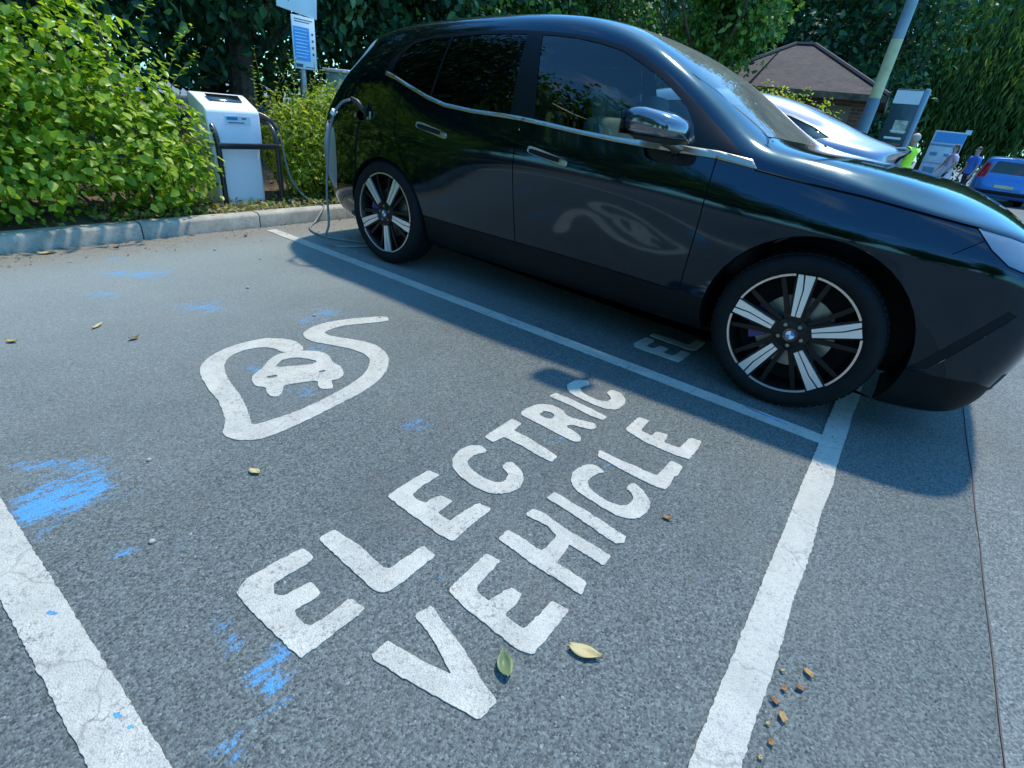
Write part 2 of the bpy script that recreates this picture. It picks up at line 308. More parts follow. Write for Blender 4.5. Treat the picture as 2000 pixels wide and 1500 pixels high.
# kerbstones
def concrete():
    t = NT('kerb_concrete'); c = t.coord()
    b = t.ramp(t.noise(c, 7, 7, .7), (.3, (.25, .228, .185)), (.7, (.45, .42, .35)))
    b = t.mix(t.ramp(t.noise(c, 40, 5, .7), (.5, 0.), (.75, .6)), b, (.12, .115, .095))
    t.bsdf(Base_Color=b, Roughness=.9, Normal=t.bump(t.noise(c, 130, 4), .5, .004)); return t.m
M_KERB = concrete()
kb = MB()
kb.prism([(0, -.1), (0, .095), (-.012, .112), (-.03, .12), (-.125, .12), (-.125, -.1)], .004, .909, lambda a, b, h: (a, h, b))
k0 = kb.build('kerbstone', M_KERB, None, 40)
kn = 0
for i in range(-8, 20):
    o = k0 if kn == 0 else k0.copy()
    if kn: COL.objects.link(o)
    kn += 1
    o.location = (KX+.004*math.sin(i*2.3), -.98+.96*i, .004*math.sin(i*1.7)); o.scale = (1, 1.05, 1)
    o.rotation_euler = (0, 0, .006*math.sin(i*3.1))
    tag(o, 'pale concrete kerbstone in the row edging the planting bed', 'kerbstone', 'kerbstones along the planting bed')
# painted markings
def roadpaint(name, crack=False):
    t = NT(name); c = t.coord()
    b = t.ramp(t.noise(c, 9, 7, .7), (.25, (.40, .40, .35)), (.6, (.585, .57, .49)))
    sp = t.ramp(t.noise(c, 260, 3, .7), (.36, 1.), (.52, 0.)); b = t.mix(t.math('MULTIPLY', sp, .6), b, (.22, .22, .215))
    wr = t.math('MULTIPLY', t.ramp(t.noise(c, 75, 4, .75), (.53, 0.), (.62, 1.)), t.ramp(t.noise(c, 6, 4), (.40, .08), (.68, 1.)))
    b = t.mix(wr, b, (.10, .10, .105))
    gr = t.ramp(t.noise(t.coord(scale=(1, 1, 1)), 3.1, 6, .7), (.40, 0.), (.78, .6)); b = t.mix(gr, b, (.36, .35, .30))
    if crack:
        v = t.n('ShaderNodeTexVoronoi', feature='DISTANCE_TO_EDGE', Scale=1.7)
        wv = t.n('ShaderNodeMapping'); nz = t.n('ShaderNodeTexNoise', Scale=5., Detail=5.); t.l(c, nz.inputs['Vector'])
        ad = t.n('ShaderNodeVectorMath', operation='ADD'); sc = t.n('ShaderNodeVectorMath', operation='SCALE'); sc.inputs['Scale'].default_value = .22
        t.l(nz.outputs['Color'], sc.inputs[0]); t.l(c, ad.inputs[0]); t.l(sc.outputs[0], ad.inputs[1]); t.l(ad.outputs[0], v.inputs['Vector'])
        b = t.mix(t.ramp(v.outputs['Distance'], (.0025, .40), (.006, 0.)), b, (.09, .085, .08))
        # fine ribs left by the laying shoe
        wv = t.n('ShaderNodeTexWave', Scale=9., Distortion=7., Detail=3.); t.l(t.coord(scale=(.3, 1, 1)), wv.inputs['Vector'])
        b = t.mix(t.math('MULTIPLY', wv.outputs['Fac'], .16), b, (.42, .42, .40))
    at = t.noise(c, 4.1, 5, .7)
    h = t.math('ADD', t.noise(c, 210, 3, .7), t.math('MULTIPLY', t.noise(c, 40, 3), .7))
    t.bsdf(Base_Color=b, Roughness=.75, Normal=t.bump(h, .9, .006)); return t.m
M_PAINT = roadpaint('road_paint'); M_LINE = roadpaint('line_paint', True)
def rough_loop(loop, step=.009, amp=.0026, seed=0):
    out = []
    n = len(loop)
    for i in range(n):
        a = Vector((*loop[i], 0)); b = Vector((*loop[(i+1) % n], 0)); L = (b-a).length
        k = max(1, int(L/step))
        for q in range(k):
            p = a.lerp(b, q/k)
            d = Vector((noise.noise((p.x*70, p.y*70, seed)), noise.noise((p.x*55, p.y*55, seed+9)), 0))*amp
            d += Vector((noise.noise((p.x*150, p.y*150, seed)), noise.noise((p.x*150, p.y*150, seed+5)), 0))*amp*.9
            out.append((p.x+d.x, p.y+d.y))
    return out
def chaikin(l, k=1, w=.2):
    for _ in range(k):
        o = []
        for i in range(len(l)):
            a = l[i]; b = l[(i+1) % len(l)]
            o += [(a[0]*(1-w)+b[0]*w, a[1]*(1-w)+b[1]*w), (a[0]*w+b[0]*(1-w), a[1]*w+b[1]*(1-w))]
        l = o
    return l
def paint(name, loops, parent, mat, base=(0, 0), amp=.0032, smooth=1, h=.0045, w=.2):
    m = MB(); ls = [[(x-base[0], y-base[1]) for x, y in rough_loop(chaikin(l, smooth, w), amp=amp)] for l in loops]
    m.prism(ls[0], .0008, h, holes=ls[1:])
    return m.build(name, mat, parent, 40)
def word(label, keys, base):
    r = thing('painted_word', label, 'road marking', (*base, 0))
    for k in keys: paint('letter', MARKS[k], r, M_PAINT, base, w=.22 if k[0] in 'CR' else .09)
    return r
w1 = word('worn white painted word ELECTRIC on the asphalt of the empty bay', ['E1', 'L1', 'E2', 'C1', 'T1', 'R1', 'I1', 'C2'], (3.7, -1.2))
w2 = word('worn white painted word VEHICLE on the asphalt, nearest the camera', ['V1', 'E3', 'H1', 'I2', 'C3', 'L2', 'E4'], (4.2, -1.2))
sy = thing('painted_symbol', 'white painted outline of a car inside a looping charging cable, on the empty bay', 'road marking', (2.5, -1.3, 0))
paint('cable_outline', MARKS['cable'], sy, M_PAINT, (2.5, -1.3), smooth=2); paint('car_outline', MARKS['car'], sy, M_PAINT, (2.5, -1.3))
c1 = copy_tree(w1); c1.location.y += 2.47; c1.location.x += .012
tag(c1, 'white painted word starting with E, in the shade under the dark parked car', 'road marking')
BW = 2.52
M_STREAK = simple('blue_overspray', (.06, .25, .52), .8, var=.5, vscale=40)
def line(name, label, poly, base=(0, 0)):
    m = paint(name, [poly], None, M_LINE, base, .0030, 0); m.location = (*base, 0); return tag(m, label, 'road marking')
def bayline(y, w=.05, x0=.26, x1=4.752): return [(x0, y-w), (x1, y-w), (x1, y+w), (x0, y+w)]
l1_ = line('bay_line', 'long white bay line beside the wheels of the dark car', bayline(0, .047, .12))
l2_ = line('bay_line', 'broad white bay line crossing the lower left corner of the photo', bayline(-BW, .05, .12))
def smear(par, x, y, a, b, rz, seed):
    q = [(x+cos(rz)*a*cos(t)-sin(rz)*b*sin(t), y+sin(rz)*a*cos(t)+cos(rz)*b*sin(t)) for t in np.linspace(0, 2*pi, 40, endpoint=False)]
    q = [(u+.9*b*noise.noise((u*110, v*110, seed)), v+.1*b+1.3*b*noise.noise((u*110, v*110, seed+4))) for u, v in q]
    m = MB(); m.prism(q, .0046, .0056); m.build('blue_smear', M_STREAK, par, 40)
SMEARS = [(4.50, .022, .11, .006, -.12, 1), (4.42, .033, .05, .004, -.1, 2), (3.375, -2.505, .010, .005, .5, 3), (3.385, -2.497, .004, .003, .5, 6), (3.755, -2.498, .010, .004, .4, 4), (3.80, -2.49, .006, .003, .3, 5)]
for args in SMEARS: smear(l1_ if args[1] > -1 else l2_, *args)
fl = [(4.752, 2.5)]+[(4.752+.006*noise.noise((y*3, 1, 1)), y) for y in np.linspace(2.4, -5.0, 60)]+[(4.848+.012*noise.noise((y*4, 3, 1)), y) for y in np.linspace(-5.0, 2.4, 60)]+[(4.848, 2.5)]
line('bay_end_line', 'cracked white line across the open end of the bays, under the front tyre', fl)
# ---------------------------------------------------------------- cars: lofted skins with panels cut out of them
def interp(x, tab): return float(np.interp(x, [t[0] for t in tab], [t[1] for t in tab]))
class Skin:
    """cubic B-spline surface through rows (sill to roof centre) and columns (tail to nose); right half, y < 0"""
    def __init__(s, P):
        P = np.array(P, float); s.nc, s.nr = P.shape[:2]
        fl = np.array([1, -1, 1.])
        P = np.concatenate([P[1:2]*fl, P, P[-2:-1]*fl], 0)
        s.P = np.concatenate([2*P[:, :1]-P[:, 1:2], P, P[:, -2:-1]*fl], 1)
    def __call__(s, u, v):
        u = np.clip(np.asarray(u, float), 0, s.nc-1-1e-9); v = np.clip(np.asarray(v, float), 0, s.nr-1-1e-9)
        i = np.floor(u).astype(int); j = np.floor(v).astype(int); a = u-i; b = v-j
        W = lambda t: np.stack([(1-t)**3/6, (3*t**3-6*t*t+4)/6, (-3*t**3+3*t*t+3*t+1)/6, t**3/6], 0)
        wa, wb = W(a), W(b); o = 0
        for k in range(4):
            for l in range(4): o = o + (wa[k]*wb[l])[..., None]*s.P[i+k, j+l]
        return o
    def normal(s, u, v):
        e = 1e-3; u = np.clip(u, e, s.nc-1-2*e); v = np.clip(v, e, s.nr-1-2*e)
        du = s(u+e, v)-s(u-e, v); dv = s(u, v+e)-s(u, v-e)
        n = np.cross(du, dv); L = np.linalg.norm(n, axis=-1, keepdims=True); return n/np.maximum(L, 1e-12)
    def inv(s, pts, ax=2, urange=None, vrange=None):
        """(x, z) or (x, y) -> (u, v)"""
        if not hasattr(s, 'G'):
            s.gu, s.gv = np.meshgrid(np.linspace(0, s.nc-1, 300), np.linspace(0, s.nr-1, 220), indexing='ij'); s.G = s(s.gu, s.gv)
        out = []
        for p in pts:
            d = (s.G[..., 0]-p[0])**2+(s.G[..., ax]-p[1])**2
            if vrange: d = d+((s.gv < vrange[0]) | (s.gv > vrange[1]))*9
            if urange: d = d+((s.gu < urange[0]) | (s.gu > urange[1]))*9
            k = np.unravel_index(np.argmin(d), d.shape); q = np.array([s.gu[k], s.gv[k]])
            for _ in range(8):
                f = s(q[0], q[1])[[0, ax]]-np.array(p); e = 1e-4
                J = np.stack([(s(q[0]+e, q[1])-s(q[0]-e, q[1]))[[0, ax]]/(2*e), (s(q[0], q[1]+e)-s(q[0], q[1]-e))[[0, ax]]/(2*e)], 1)
                try: dq = np.linalg.solve(J, -f)
                except Exception: break
                q2 = np.clip(q+np.clip(dq, -.2, .2), 0, [s.nc-1, s.nr-1])
                if np.abs(q2-q).max() < 1e-6: q = q2; break
                q = q2
            out.append((float(q[0]), float(q[1])))
        return out
def inside(poly, P):
    x, y = P[:, 0], P[:, 1]; r = np.zeros(len(P), bool); n = len(poly)
    for i in range(n):
        (x0, y0), (x1, y1) = poly[i], poly[(i+1) % n]
        c = (y0 > y) != (y1 > y)
        if abs(y1-y0) > 1e-12: r ^= c & (x < (x1-x0)*(y-y0)/(y1-y0)+x0)
    return r
def dens(l, step=.03, closed=True):
    o = []
    n = len(l)
    for i in range(n if closed else n-1):
        a = np.array(l[i]); b = np.array(l[(i+1) % n]); k = max(1, int(np.linalg.norm(b-a)/step))
        o += [tuple(a+(b-a)*q/k) for q in range(k)]
    if not closed: o.append(tuple(l[-1]))
    return o
def strip(l, w=.0025):
    l = dens(l, .03, False); P = np.array(l); t = np.gradient(P, axis=0); t /= np.linalg.norm(t, axis=1, keepdims=True)
    n = np.stack([-t[:, 1], t[:, 0]], 1)*w
    return [tuple(q) for q in P+n]+[tuple(q) for q in (P-n)[::-1]]
def cut(skin, regions, du=5, dv=4):
    """regions: list of (name, uv polygon); first match wins. returns {name: (uv verts, tris)}"""
    us = np.linspace(0, skin.nc-1, (skin.nc-1)*du+1); vs = np.linspace(0, skin.nr-1, (skin.nr-1)*dv+1)
    V = [Vector((a, b)) for a in us for b in vs]
    E = []
    regions = [(nm, dens(p_, .16)) for nm, p_ in regions]
    for _, poly in regions:
        k = len(V); n = len(poly); V += [Vector(q) for q in poly]
        E += [(k+i, k+(i+1) % n) for i in range(n)]
    m = len(vs)
    for i in range(len(us)-1): E += [(i*m, (i+1)*m), (i*m+m-1, (i+1)*m+m-1)]
    for j in range(m-1): E += [(j, j+1), ((len(us)-1)*m+j, (len(us)-1)*m+j+1)]
    ov, oe, of, *_ = delaunay_2d_cdt(V, E, [], 0, 1e-6)
    uv = np.array([(q[0], q[1]) for q in ov]); tri = np.array([f for f in of])
    c = uv[tri].mean(1); left = np.ones(len(tri), bool); res = {}
    for name, poly in regions:
        k = left & inside(poly, c)
        if k.any():
            if name in res: res[name] = np.concatenate([res[name], tri[k]])
            else: res[name] = tri[k]
        left &= ~k
    res['rest'] = tri[left]
    return uv, res
def panel(name, skin, uv, tri, mat, parent, off=0., sides='R', thick=0.):
    """mesh of one panel with the skin's exact normals; sides R, L or B (one mesh over both halves)"""
    ids, inv = np.unique(tri, return_inverse=True); t = inv.reshape(-1, 3); q = uv[ids]
    p = skin(q[:, 0], q[:, 1]); n = skin.normal(q[:, 0], q[:, 1]); p = p+n*off
    ar = np.cross(p[t[:, 1]]-p[t[:, 0]], p[t[:, 2]]-p[t[:, 0]])
    flip = (ar*n[t].mean(1)).sum(1) < 0; t[flip] = t[flip][:, ::-1]
    fl = np.array([1, -1, 1.])
    if sides == 'L': p, n, t = p*fl, n*fl, t[:, ::-1]
    if sides == 'B': t = np.concatenate([t, t[:, ::-1]+len(p)]); p = np.concatenate([p, p*fl]); n = np.concatenate([n, n*fl])
    if thick:      # closed edge: a second skin inward plus rim
        k = len(p); e = np.concatenate([t[:, [0, 1]], t[:, [1, 2]], t[:, [2, 0]]])
        key = {}
        for a, b in e: key[(a, b)] = 1
        rim = [(a, b) for a, b in key if (b, a) not in key]
        p = np.concatenate([p, p-n*thick]); n2 = np.concatenate([n, n])
        F = [tuple(f) for f in t]+[(a+k, b+k, b, a)[::-1] if False else (b, a, a+k, b+k) for a, b in rim]
        me = mesh(name, p, F); me.polygons.foreach_set('use_smooth', [True]*len(t)+[False]*len(rim))
        return link(name, me, parent, mat)
    me = mesh(name, p, t); me.polygons.foreach_set('use_smooth', [True]*len(me.polygons))
    me.normals_split_custom_set_from_vertices([tuple(a) for a in n])
    return link(name, me, parent, mat)
# ---- materials of cars
def carpaint(name, col, metal=.55, rough=.32, dust=.10):
    t = NT(name); c = t.coord()
    fl = t.n('ShaderNodeTexVoronoi', Scale=900.); t.l(c, fl.inputs['Vector'])
    base = t.mix(t.ramp(fl.outputs['Color'], (.5, 0.), (1., .4)), col, tuple(min(1, x*2.2+.004) for x in col))
    d = t.ramp(t.noise(c, 3.2, 7, .7), (.5, 0.), (.85, dust*.3)); base = t.mix(d, base, (.20, .18, .15))
    nz = t.n('ShaderNodeSeparateXYZ'); t.l(t.n('ShaderNodeNewGeometry').outputs['Normal'], nz.inputs[0])
    dm_ = t.math('MULTIPLY', t.ramp(nz.outputs['Z'], (.62, 0.), (.97, 1.)), t.ramp(t.noise(c, 5, 6, .7), (.3, dust*2.6), (.75, dust*4.5)))
    base = t.mix(dm_, base, (.30, .29, .23))
    rg = t.ramp(t.noise(c, 14, 6, .7), (.4, rough), (.85, rough+.03))
    t.bsdf(Base_Color=base, Metallic=t.math('MULTIPLY', t.math('SUBTRACT', 1., dm_), metal), Roughness=rg, Specular_IOR_Level=.25, Coat_Weight=.7, Coat_Roughness=t.ramp(t.noise(c, 14, 6, .7), (.4, .030), (.8, .075)), Coat_IOR=1.45)
    return t.m
def glass(name, tint, refl=1.0, dust=0.):
    t = NT(name); tr = t.n('ShaderNodeBsdfTransparent', Color=(*tint, 1)); gl = t.n('ShaderNodeBsdfGlossy', Roughness=.004)
    fr = t.n('ShaderNodeFresnel', IOR=1.55); mx = t.n('ShaderNodeMixShader')
    t.l(t.math('MINIMUM', t.math('MULTIPLY', fr.outputs[0], refl), 1.), mx.inputs[0]); t.l(tr.outputs[0], mx.inputs[1]); t.l(gl.outputs[0], mx.inputs[2])
    o = mx.outputs[0]
    if dust:
        df = t.n('ShaderNodeBsdfDiffuse', Color=(.52, .54, .46, 1)); m2 = t.n('ShaderNodeMixShader')
        t.l(t.ramp(t.noise(t.coord(), 4, 6, .7), (.3, dust*.7), (.75, dust*1.4)), m2.inputs[0]); t.l(o, m2.inputs[1]); t.l(df.outputs[0], m2.inputs[2]); o = m2.outputs[0]
    t.l(o, t.out.inputs['Surface']); return t.m
M_DARK = carpaint('dark_metallic_paint', (.013, .028, .042), .94, .085, .05)
M_BLKGLOSS = simple('gloss_black', (.006, .006, .007), .08, coat=.6)
M_BLK = simple('black_plastic', (.005, .005, .0055), .55, Specular_IOR_Level=.25, bump=.15, bscale=400)
M_TRIM = simple('black_window_trim', (.004, .004, .0045), .35, Specular_IOR_Level=.3)
M_GAP = simple('panel_gap', (.003, .003, .003), .9)
M_CHROME = simple('satin_aluminium_trim', (.42, .385, .31), .36, 1., var=.05)
M_GLASS = glass('clear_tinted_glass', (.66, .78, .75), 1.5)
M_PRIV = glass('privacy_glass', (.035, .045, .045), 1.2)
M_WS = glass('windscreen_glass', (.62, .72, .70), 1.15, .16)
M_TYRE = simple('tyre_rubber', (.008, .0085, .0095), .75, Specular_IOR_Level=.2, var=.25, vscale=20, bump=.2, bscale=200)
M_RIMBLK = simple('dark_wheel_paint', (.003, .0033, .004), .42, coat=.1, Specular_IOR_Level=.3)
M_RIMSIL = simple('machined_wheel_face', (.80, .80, .80), .34, .75, var=.05)
M_RIMRING = simple('bronze_wheel_ring', (.70, .60, .55), .32, .85, var=.05)
M_DISC = simple('brake_disc', (.30, .30, .28), .4, .9, var=.2, vscale=30)
M_CALIPER = simple('blue_caliper', (.012, .018, .16), .3, coat=.5)
M_SEAT = simple('grey_green_seat', (.13, .18, .17), .65, bump=.3, bscale=200)
M_CABIN = simple('dark_cabin', (.014, .016, .017), .7)
M_BLUE = simple('emblem_blue', (.03, .16, .42), .25, coat=1.)
M_WHITE = simple('emblem_white', (.80, .80, .80), .25, coat=1.)
# ---- the dark SUV: control rows, car axes (x forward from the rear axle, y left, z up)
BELT = [(-.6, 1.285), (-.45, 1.305), (-.2, 1.325), (0, 1.325), (.2, 1.268), (.4, 1.216), (.57, 1.185), (.8, 1.172), (1.2, 1.163), (1.6, 1.14), (2.0, 1.125), (2.3, 1.118), (2.6, 1.088), (2.84, 1.062), (3.06, 1.045), (3.33, 1.014), (3.5, .995)]
R11 = [(-.6, 1.44), (-.45, 1.475), (-.2, 1.525), (.05, 1.565), (.3, 1.597), (.55, 1.615), (.8, 1.627), (1.05, 1.634), (1.3, 1.628), (1.55, 1.607), (1.8, 1.548), (2.0, 1.455), (2.2, 1.333), (2.4, 1.215), (2.6, 1.150), (2.8, 1.135), (3.0, 1.115), (3.2, 1.085), (3.4, 1.045)]
R12 = [(-.6, 1.545), (-.45, 1.588), (-.24, 1.636), (-.05, 1.664), (.22, 1.684), (.46, 1.705), (.77, 1.718), (1.04, 1.726), (1.24, 1.725), (1.42, 1.717), (1.6, 1.69), (1.75, 1.648), (1.95, 1.565), (2.17, 1.437), (2.4, 1.292), (2.555, 1.196), (2.8, 1.175), (3.08, 1.14), (3.29, 1.107), (3.46, 1.055)]
RC = [(-.6, 1.575), (-.45, 1.605), (-.2, 1.65), (.05, 1.686), (.3, 1.712), (.55, 1.73), (.8, 1.742), (1.05, 1.75), (1.3, 1.75), (1.5, 1.743), (1.7, 1.705), (1.9, 1.625), (2.19, 1.482), (2.39, 1.355), (2.6, 1.236), (2.7, 1.196), (2.8, 1.188), (3.16, 1.158), (3.44, 1.112), (3.6, 1.07)]
XS = [-.22, .02, .27, .52, .78, 1.05, 1.32, 1.57, 1.8, 2.0, 2.2, 2.4, 2.58, 2.72, 2.9, 3.1, 3.28, 3.42]
def suv_row(x):
    b = interp(x, BELT); db = b-1.165
    bul = .012*math.exp(-((x-3.0)/.45)**2)+.014*math.exp(-(x/.5)**2)
    tap = -.03*max(0, (x-3.1)/.4)**2-.03*max(0, (-.1-x)/.4)**1.5
    lo = [(.72, .20), (.868, .232), (.915, .32), (.945, .445), (.962, .575), (.954, .71), (.966, .855), (.974, .965)]
    k = min(1, max(0, (x-3.1)/.25)); lo[0] = (.72+.13*k, .20-.045*k); lo[1] = (.868+.03*k, .232-.045*k)
    sc = .5+.5*math.cos(min(1, abs(x-1.5)/1.1)*pi)
    lo[3] = (.945-.058*sc, .445); lo[2] = (.915-.04*sc, .32); lo[4] = (.962-.050*sc, .575); lo[5] = (.966-.030*sc, .70); lo[6] = (.972-.008*sc, .85)
    rows = [(y+(bul if k > 2 else 0)+tap, z+(0 if k < 6 else (.25*db if db > 0 else .6*db)*(k-5)/2)) for k, (y, z) in enumerate(lo)]
    rows.append((.950+bul*.7+tap, 1.065+(.55*db if db > 0 else .8*db)))
    rows.append((.921+bul*.3+tap, b))
    z11, z12, zc = interp(x, R11), interp(x, R12), interp(x, RC)
    w = min(1, max(0, (x-2.3)/.3))
    y11 = interp(x, [(-.5, .80), (0, .79), (1, .785), (1.8, .785), (2.2, .825), (2.4, .855), (2.6, .875), (3.4, .83)])+tap
    y12 = interp(x, [(-.5, .695), (0, .70), (1, .71), (1.6, .70), (2.0, .72), (2.3, .765), (2.58, .80), (3.0, .80), (3.4, .76)])+tap
    yb = rows[9][0]
    rows.append(((yb*.5+y11*.5)+.012, b*.5+z11*.5)); rows.append((y11, z11)); rows.append((y12, z12))
    f1 = interp(x, [(1.3, .60), (1.8, .62), (2.5, .60), (2.75, .60)])
    rows.append((y12*.80, z12+(zc-z12)*f1)); rows.append((y12*.42, z12+(zc-z12)*.92)); rows.append((0, zc))
    return rows
XR = [-.80, -.87, -.96, -1.03, -1.065, -1.085, -1.06, -1.02, -.94, -.76, -.63, -.575, -.60, -.64, -.67, -.68]
ZR = [.21, .235, .32, .44, .575, .71, .855, .965, 1.08, 1.26, 1.36, 1.45, 1.53, 1.55, 1.56, 1.565]
XF = [3.73, 3.82, 3.87, 3.90, 3.915, 3.92, 3.905, 3.86, 3.785, 3.745, 3.725, 3.71, 3.69, 3.675, 3.665, 3.66]
ZF = [.165, .20, .31, .45, .575, .70, .80, .865, .92, .955, .97, .98, .99, 1.0, 1.005, 1.01]
def suv_skin(row=suv_row, XS=XS, XR=XR, ZR=ZR, XF=XF, ZF=ZF):
    main = [[(x, -y, z) for y, z in row(x)] for x in XS]; P = []
    for f, hy, fz in ((1, 0, 1), (.97, .62, .97), (.84, .895, .8), (.5, .985, .45)):
        P.append([(a[0]-f*(a[0]-xr), a[1]*hy, a[2]+(zr-a[2])*fz) for a, xr, zr in zip(main[0], XR, ZR)])
    P += main
    for f, hy, fz in ((.5, .975, .40), (.84, .90, .75), (.97, .65, .95), (1, 0, 1)):
        P.append([(a[0]+f*(xf-a[0]), a[1]*hy, a[2]+(zf-a[2])*fz) for a, xf, zf in zip(main[-1], XF, ZF)])
    return Skin(P)
SK = suv_skin()
BL = [(-.03, 1.325), (.088, 1.30), (.224, 1.258), (.4, 1.208), (.569, 1.174), (.807, 1.160), (1.029, 1.158), (1.182, 1.155), (1.368, 1.144), (1.617, 1.126), (1.845, 1.114), (2.0, 1.110), (2.2, 1.106), (2.4, 1.104), (2.609, 1.083)]
BU = [(-.03, 1.352), (.088, 1.322), (.224, 1.281), (.4, 1.231), (.569, 1.197), (.807, 1.182), (1.029, 1.180), (1.182, 1.177), (1.368, 1.166), (1.617, 1.148), (1.845, 1.138), (2.0, 1.139), (2.2, 1.141), (2.4, 1.138), (2.57, 1.121)]
TOPL = [(2.54, 1.125), (2.4, 1.213), (2.2, 1.336), (1.989, 1.463), (1.839, 1.532), (1.723, 1.570), (1.609, 1.592), (1.434, 1.613), (1.252, 1.622), (1.059, 1.626), (.924, 1.624), (.709, 1.614), (.479, 1.598), (.316, 1.580), (.145, 1.547), (.056, 1.490), (-.02, 1.405)]
side = lambda l, step=.03: SK.inv(dens(l, step), 2, (3, SK.nc-4), (0, 12.4))
VR = (0, 12.4)
def arc(cx, cz, r, a0, a1, n=28): return [(cx+r*cos(rad(a0+(a1-a0)*k/n)), cz+r*sin(rad(a0+(a1-a0)*k/n))) for k in range(n+1)]
FA = arc(3.01, .385, .475, -28, 208); RA = arc(0, .37, .425, -26, 206)
ucol = lambda x: float(SK.inv([(x, .6)], 2, None, (0, 9))[0][0])
B_SEAM = [(1.209, 1.158), (1.208, 1.05), (1.210, .91), (1.222, .65), (1.236, .437)]
A_SEAM = [(2.407, 1.108), (2.416, .98), (2.420, .844), (2.410, .60), (2.402, .437)]
R_SEAM = [(.185, 1.268), (.135, 1.12), (.14, .98), (.20, .84), (.29, .70)]
HOODL = [(2.592, 1.083), (2.84, 1.058), (3.06, 1.042), (3.33, 1.010), (3.485, .993)]
HL = [(3.485, .995), (3.556, .929), (3.628, .882), (3.684, .867), (3.735, .862), (3.765, .89), (3.735, .935), (3.68, .958), (3.6, .978)]
def mk():
    R = []
    A = lambda n, l, st=.03: R.append((n, side(l, st)))
    A('arch', FA+[(2.6, .02), (3.42, .02)][::-1][:0]); A('arch', RA)
    A('headlight', HL, .02)
    A('headlight_gap', strip(HL[:4], .006))
    A('port', [(-.30, 1.035), (-.285, 1.075), (-.24, 1.092), (-.14, 1.088), (-.10, 1.07), (-.10, 1.04), (-.14, 1.022), (-.26, 1.018)], .015)
    A('hood_gap', strip(HOODL, .0045))
    for k_, s_ in enumerate((B_SEAM, A_SEAM, R_SEAM)): A('gap%d' % k_, strip(s_, .0032))
    A('gap3', strip([(1.236, .437), (.36, .455)], .003)); A('gap4', strip([(2.402, .437), (1.236, .437)], .003))
    A('gap5', strip([(3.442, .889), (3.522, .955)], .0018))
    A('front_glass', [(1.195, 1.604), (1.30, 1.602), (1.434, 1.594), (1.6, 1.571), (1.72, 1.546), (1.83, 1.503), (1.985, 1.432), (2.17, 1.315), (2.19, 1.29), (2.235, 1.24), (2.285, 1.143), (2.0, 1.141), (1.845, 1.140), (1.617, 1.150), (1.368, 1.168), (1.30, 1.172)])
    A('rear_glass', [(.502, 1.578), (.72, 1.596), (.93, 1.604), (1.088, 1.606), (1.112, 1.181), (.807, 1.184), (.57, 1.199), (.440, 1.224)])
    A('quarter_glass', [(.035, 1.353), (.06, 1.44), (.144, 1.522), (.3, 1.562), (.482, 1.576), (.420, 1.228), (.4, 1.233), (.224, 1.283), (.1, 1.322)])
    A('chrome', BL+BU[::-1])
    A('black_trim', BU+TOPL)
    A('front_door', [(2.407, 1.14)]+A_SEAM+B_SEAM[::-1]+[(1.209, 1.2)])
    A('rear_door', B_SEAM[:1]+B_SEAM[1:]+[(.36, .455)]+[q for q in RA if q[0] > .27 and q[1] > .46 and q[1] < .72][::1]+R_SEAM[::-1])
    A('bumper_trim', [(-.70, .96), (-.60, .925), (-.585, .85), (-.60, .6), (-.65, .46), (-.73, .47), (-.80, .56), (-.86, .66), (-.84, .80)])  # bright reflection on the rear bumper corner, painted as a pale grey patch
    A('air_slot', [(3.70, .715), (3.735, .70), (3.56, .40), (3.49, .385)])
    A('lip', [(3.46, .365), (3.60, .375), (3.74, .385), (3.80, .36), (3.80, .2), (3.3, .15), (3.3, .365)])
    # sill: everything below the door bottoms
    R.append(('sill', [(ucol(.30), -.1), (ucol(.30), ), ][:0] or side([(.30, .455), (1.236, .434), (2.402, .434), (2.65, .445), (2.65, .195), (.30, .195)])))
    # windscreen, tailgate glass (plan view) and hood by rows
    ws = SK.inv(dens([(2.56, -.70), (2.40, -.70), (2.2, -.668), (2.0, -.63), (1.8, -.60), (1.66, -.585), (1.585, -.45), (1.545, -.25), (1.535, 0), (2.70, 0), (2.675, -.25), (2.63, -.5)], .03), 1, (4, SK.nc-4), (11.6, 15))
    ws = [(a, 15.2 if b > 14.995 else b) for a, b in ws]
    R.append(('windscreen', ws))
    hl = SK.inv(dens(HOODL, .03, False), 2, (3, SK.nc-4), VR)
    ue = hl[-1][0]
    hood = hl+[(ue+.25, hl[-1][1]+.05), (ue+1.2, 9.6), (SK.nc+1, 9.6), (SK.nc+1, 15.2)]
    uc = SK.inv([(2.715, 0.)], 1, (4, SK.nc-4), (14, 15))[0][0]
    cow = SK.inv([(2.60, -.76), (2.575, -.715), (2.64, -.5), (2.69, -.25)], 1, (4, SK.nc-4), (11, 15))
    R.append(('cowl', ws[:0]+SK.inv([(2.60, -.74), (2.52, -.715), (2.63, -.5), (2.675, -.25), (2.70, 0)], 1, (4, SK.nc-4), (11, 15))[:4]+[(SK.inv([(2.69, 0.)], 1, (4, SK.nc-4), (14, 15))[0][0], 15.2), (uc, 15.2)]+cow[::-1]))
    R.append(('hood', hood+[(uc, 15.2)]+cow[::-1]))
    R.append(('tail_glass', [(-1, 9.5), (2.2, 9.6), (2.2, 11.6), (-1, 11.6)]))
    R.append(('tail_lamp', [(-1, 8.25), (1.7, 8.35), (1.7, 8.65), (-1, 8.65)]))
    n_ = SK.nc-1
    R.append(('grille', [(n_-.09, 3.7), (n_-.32, 3.4), (n_-.40, 4.2), (n_-.50, 7.2), (n_-.44, 8.3), (n_-.12, 8.4), (n_-.07, 7.6)]))
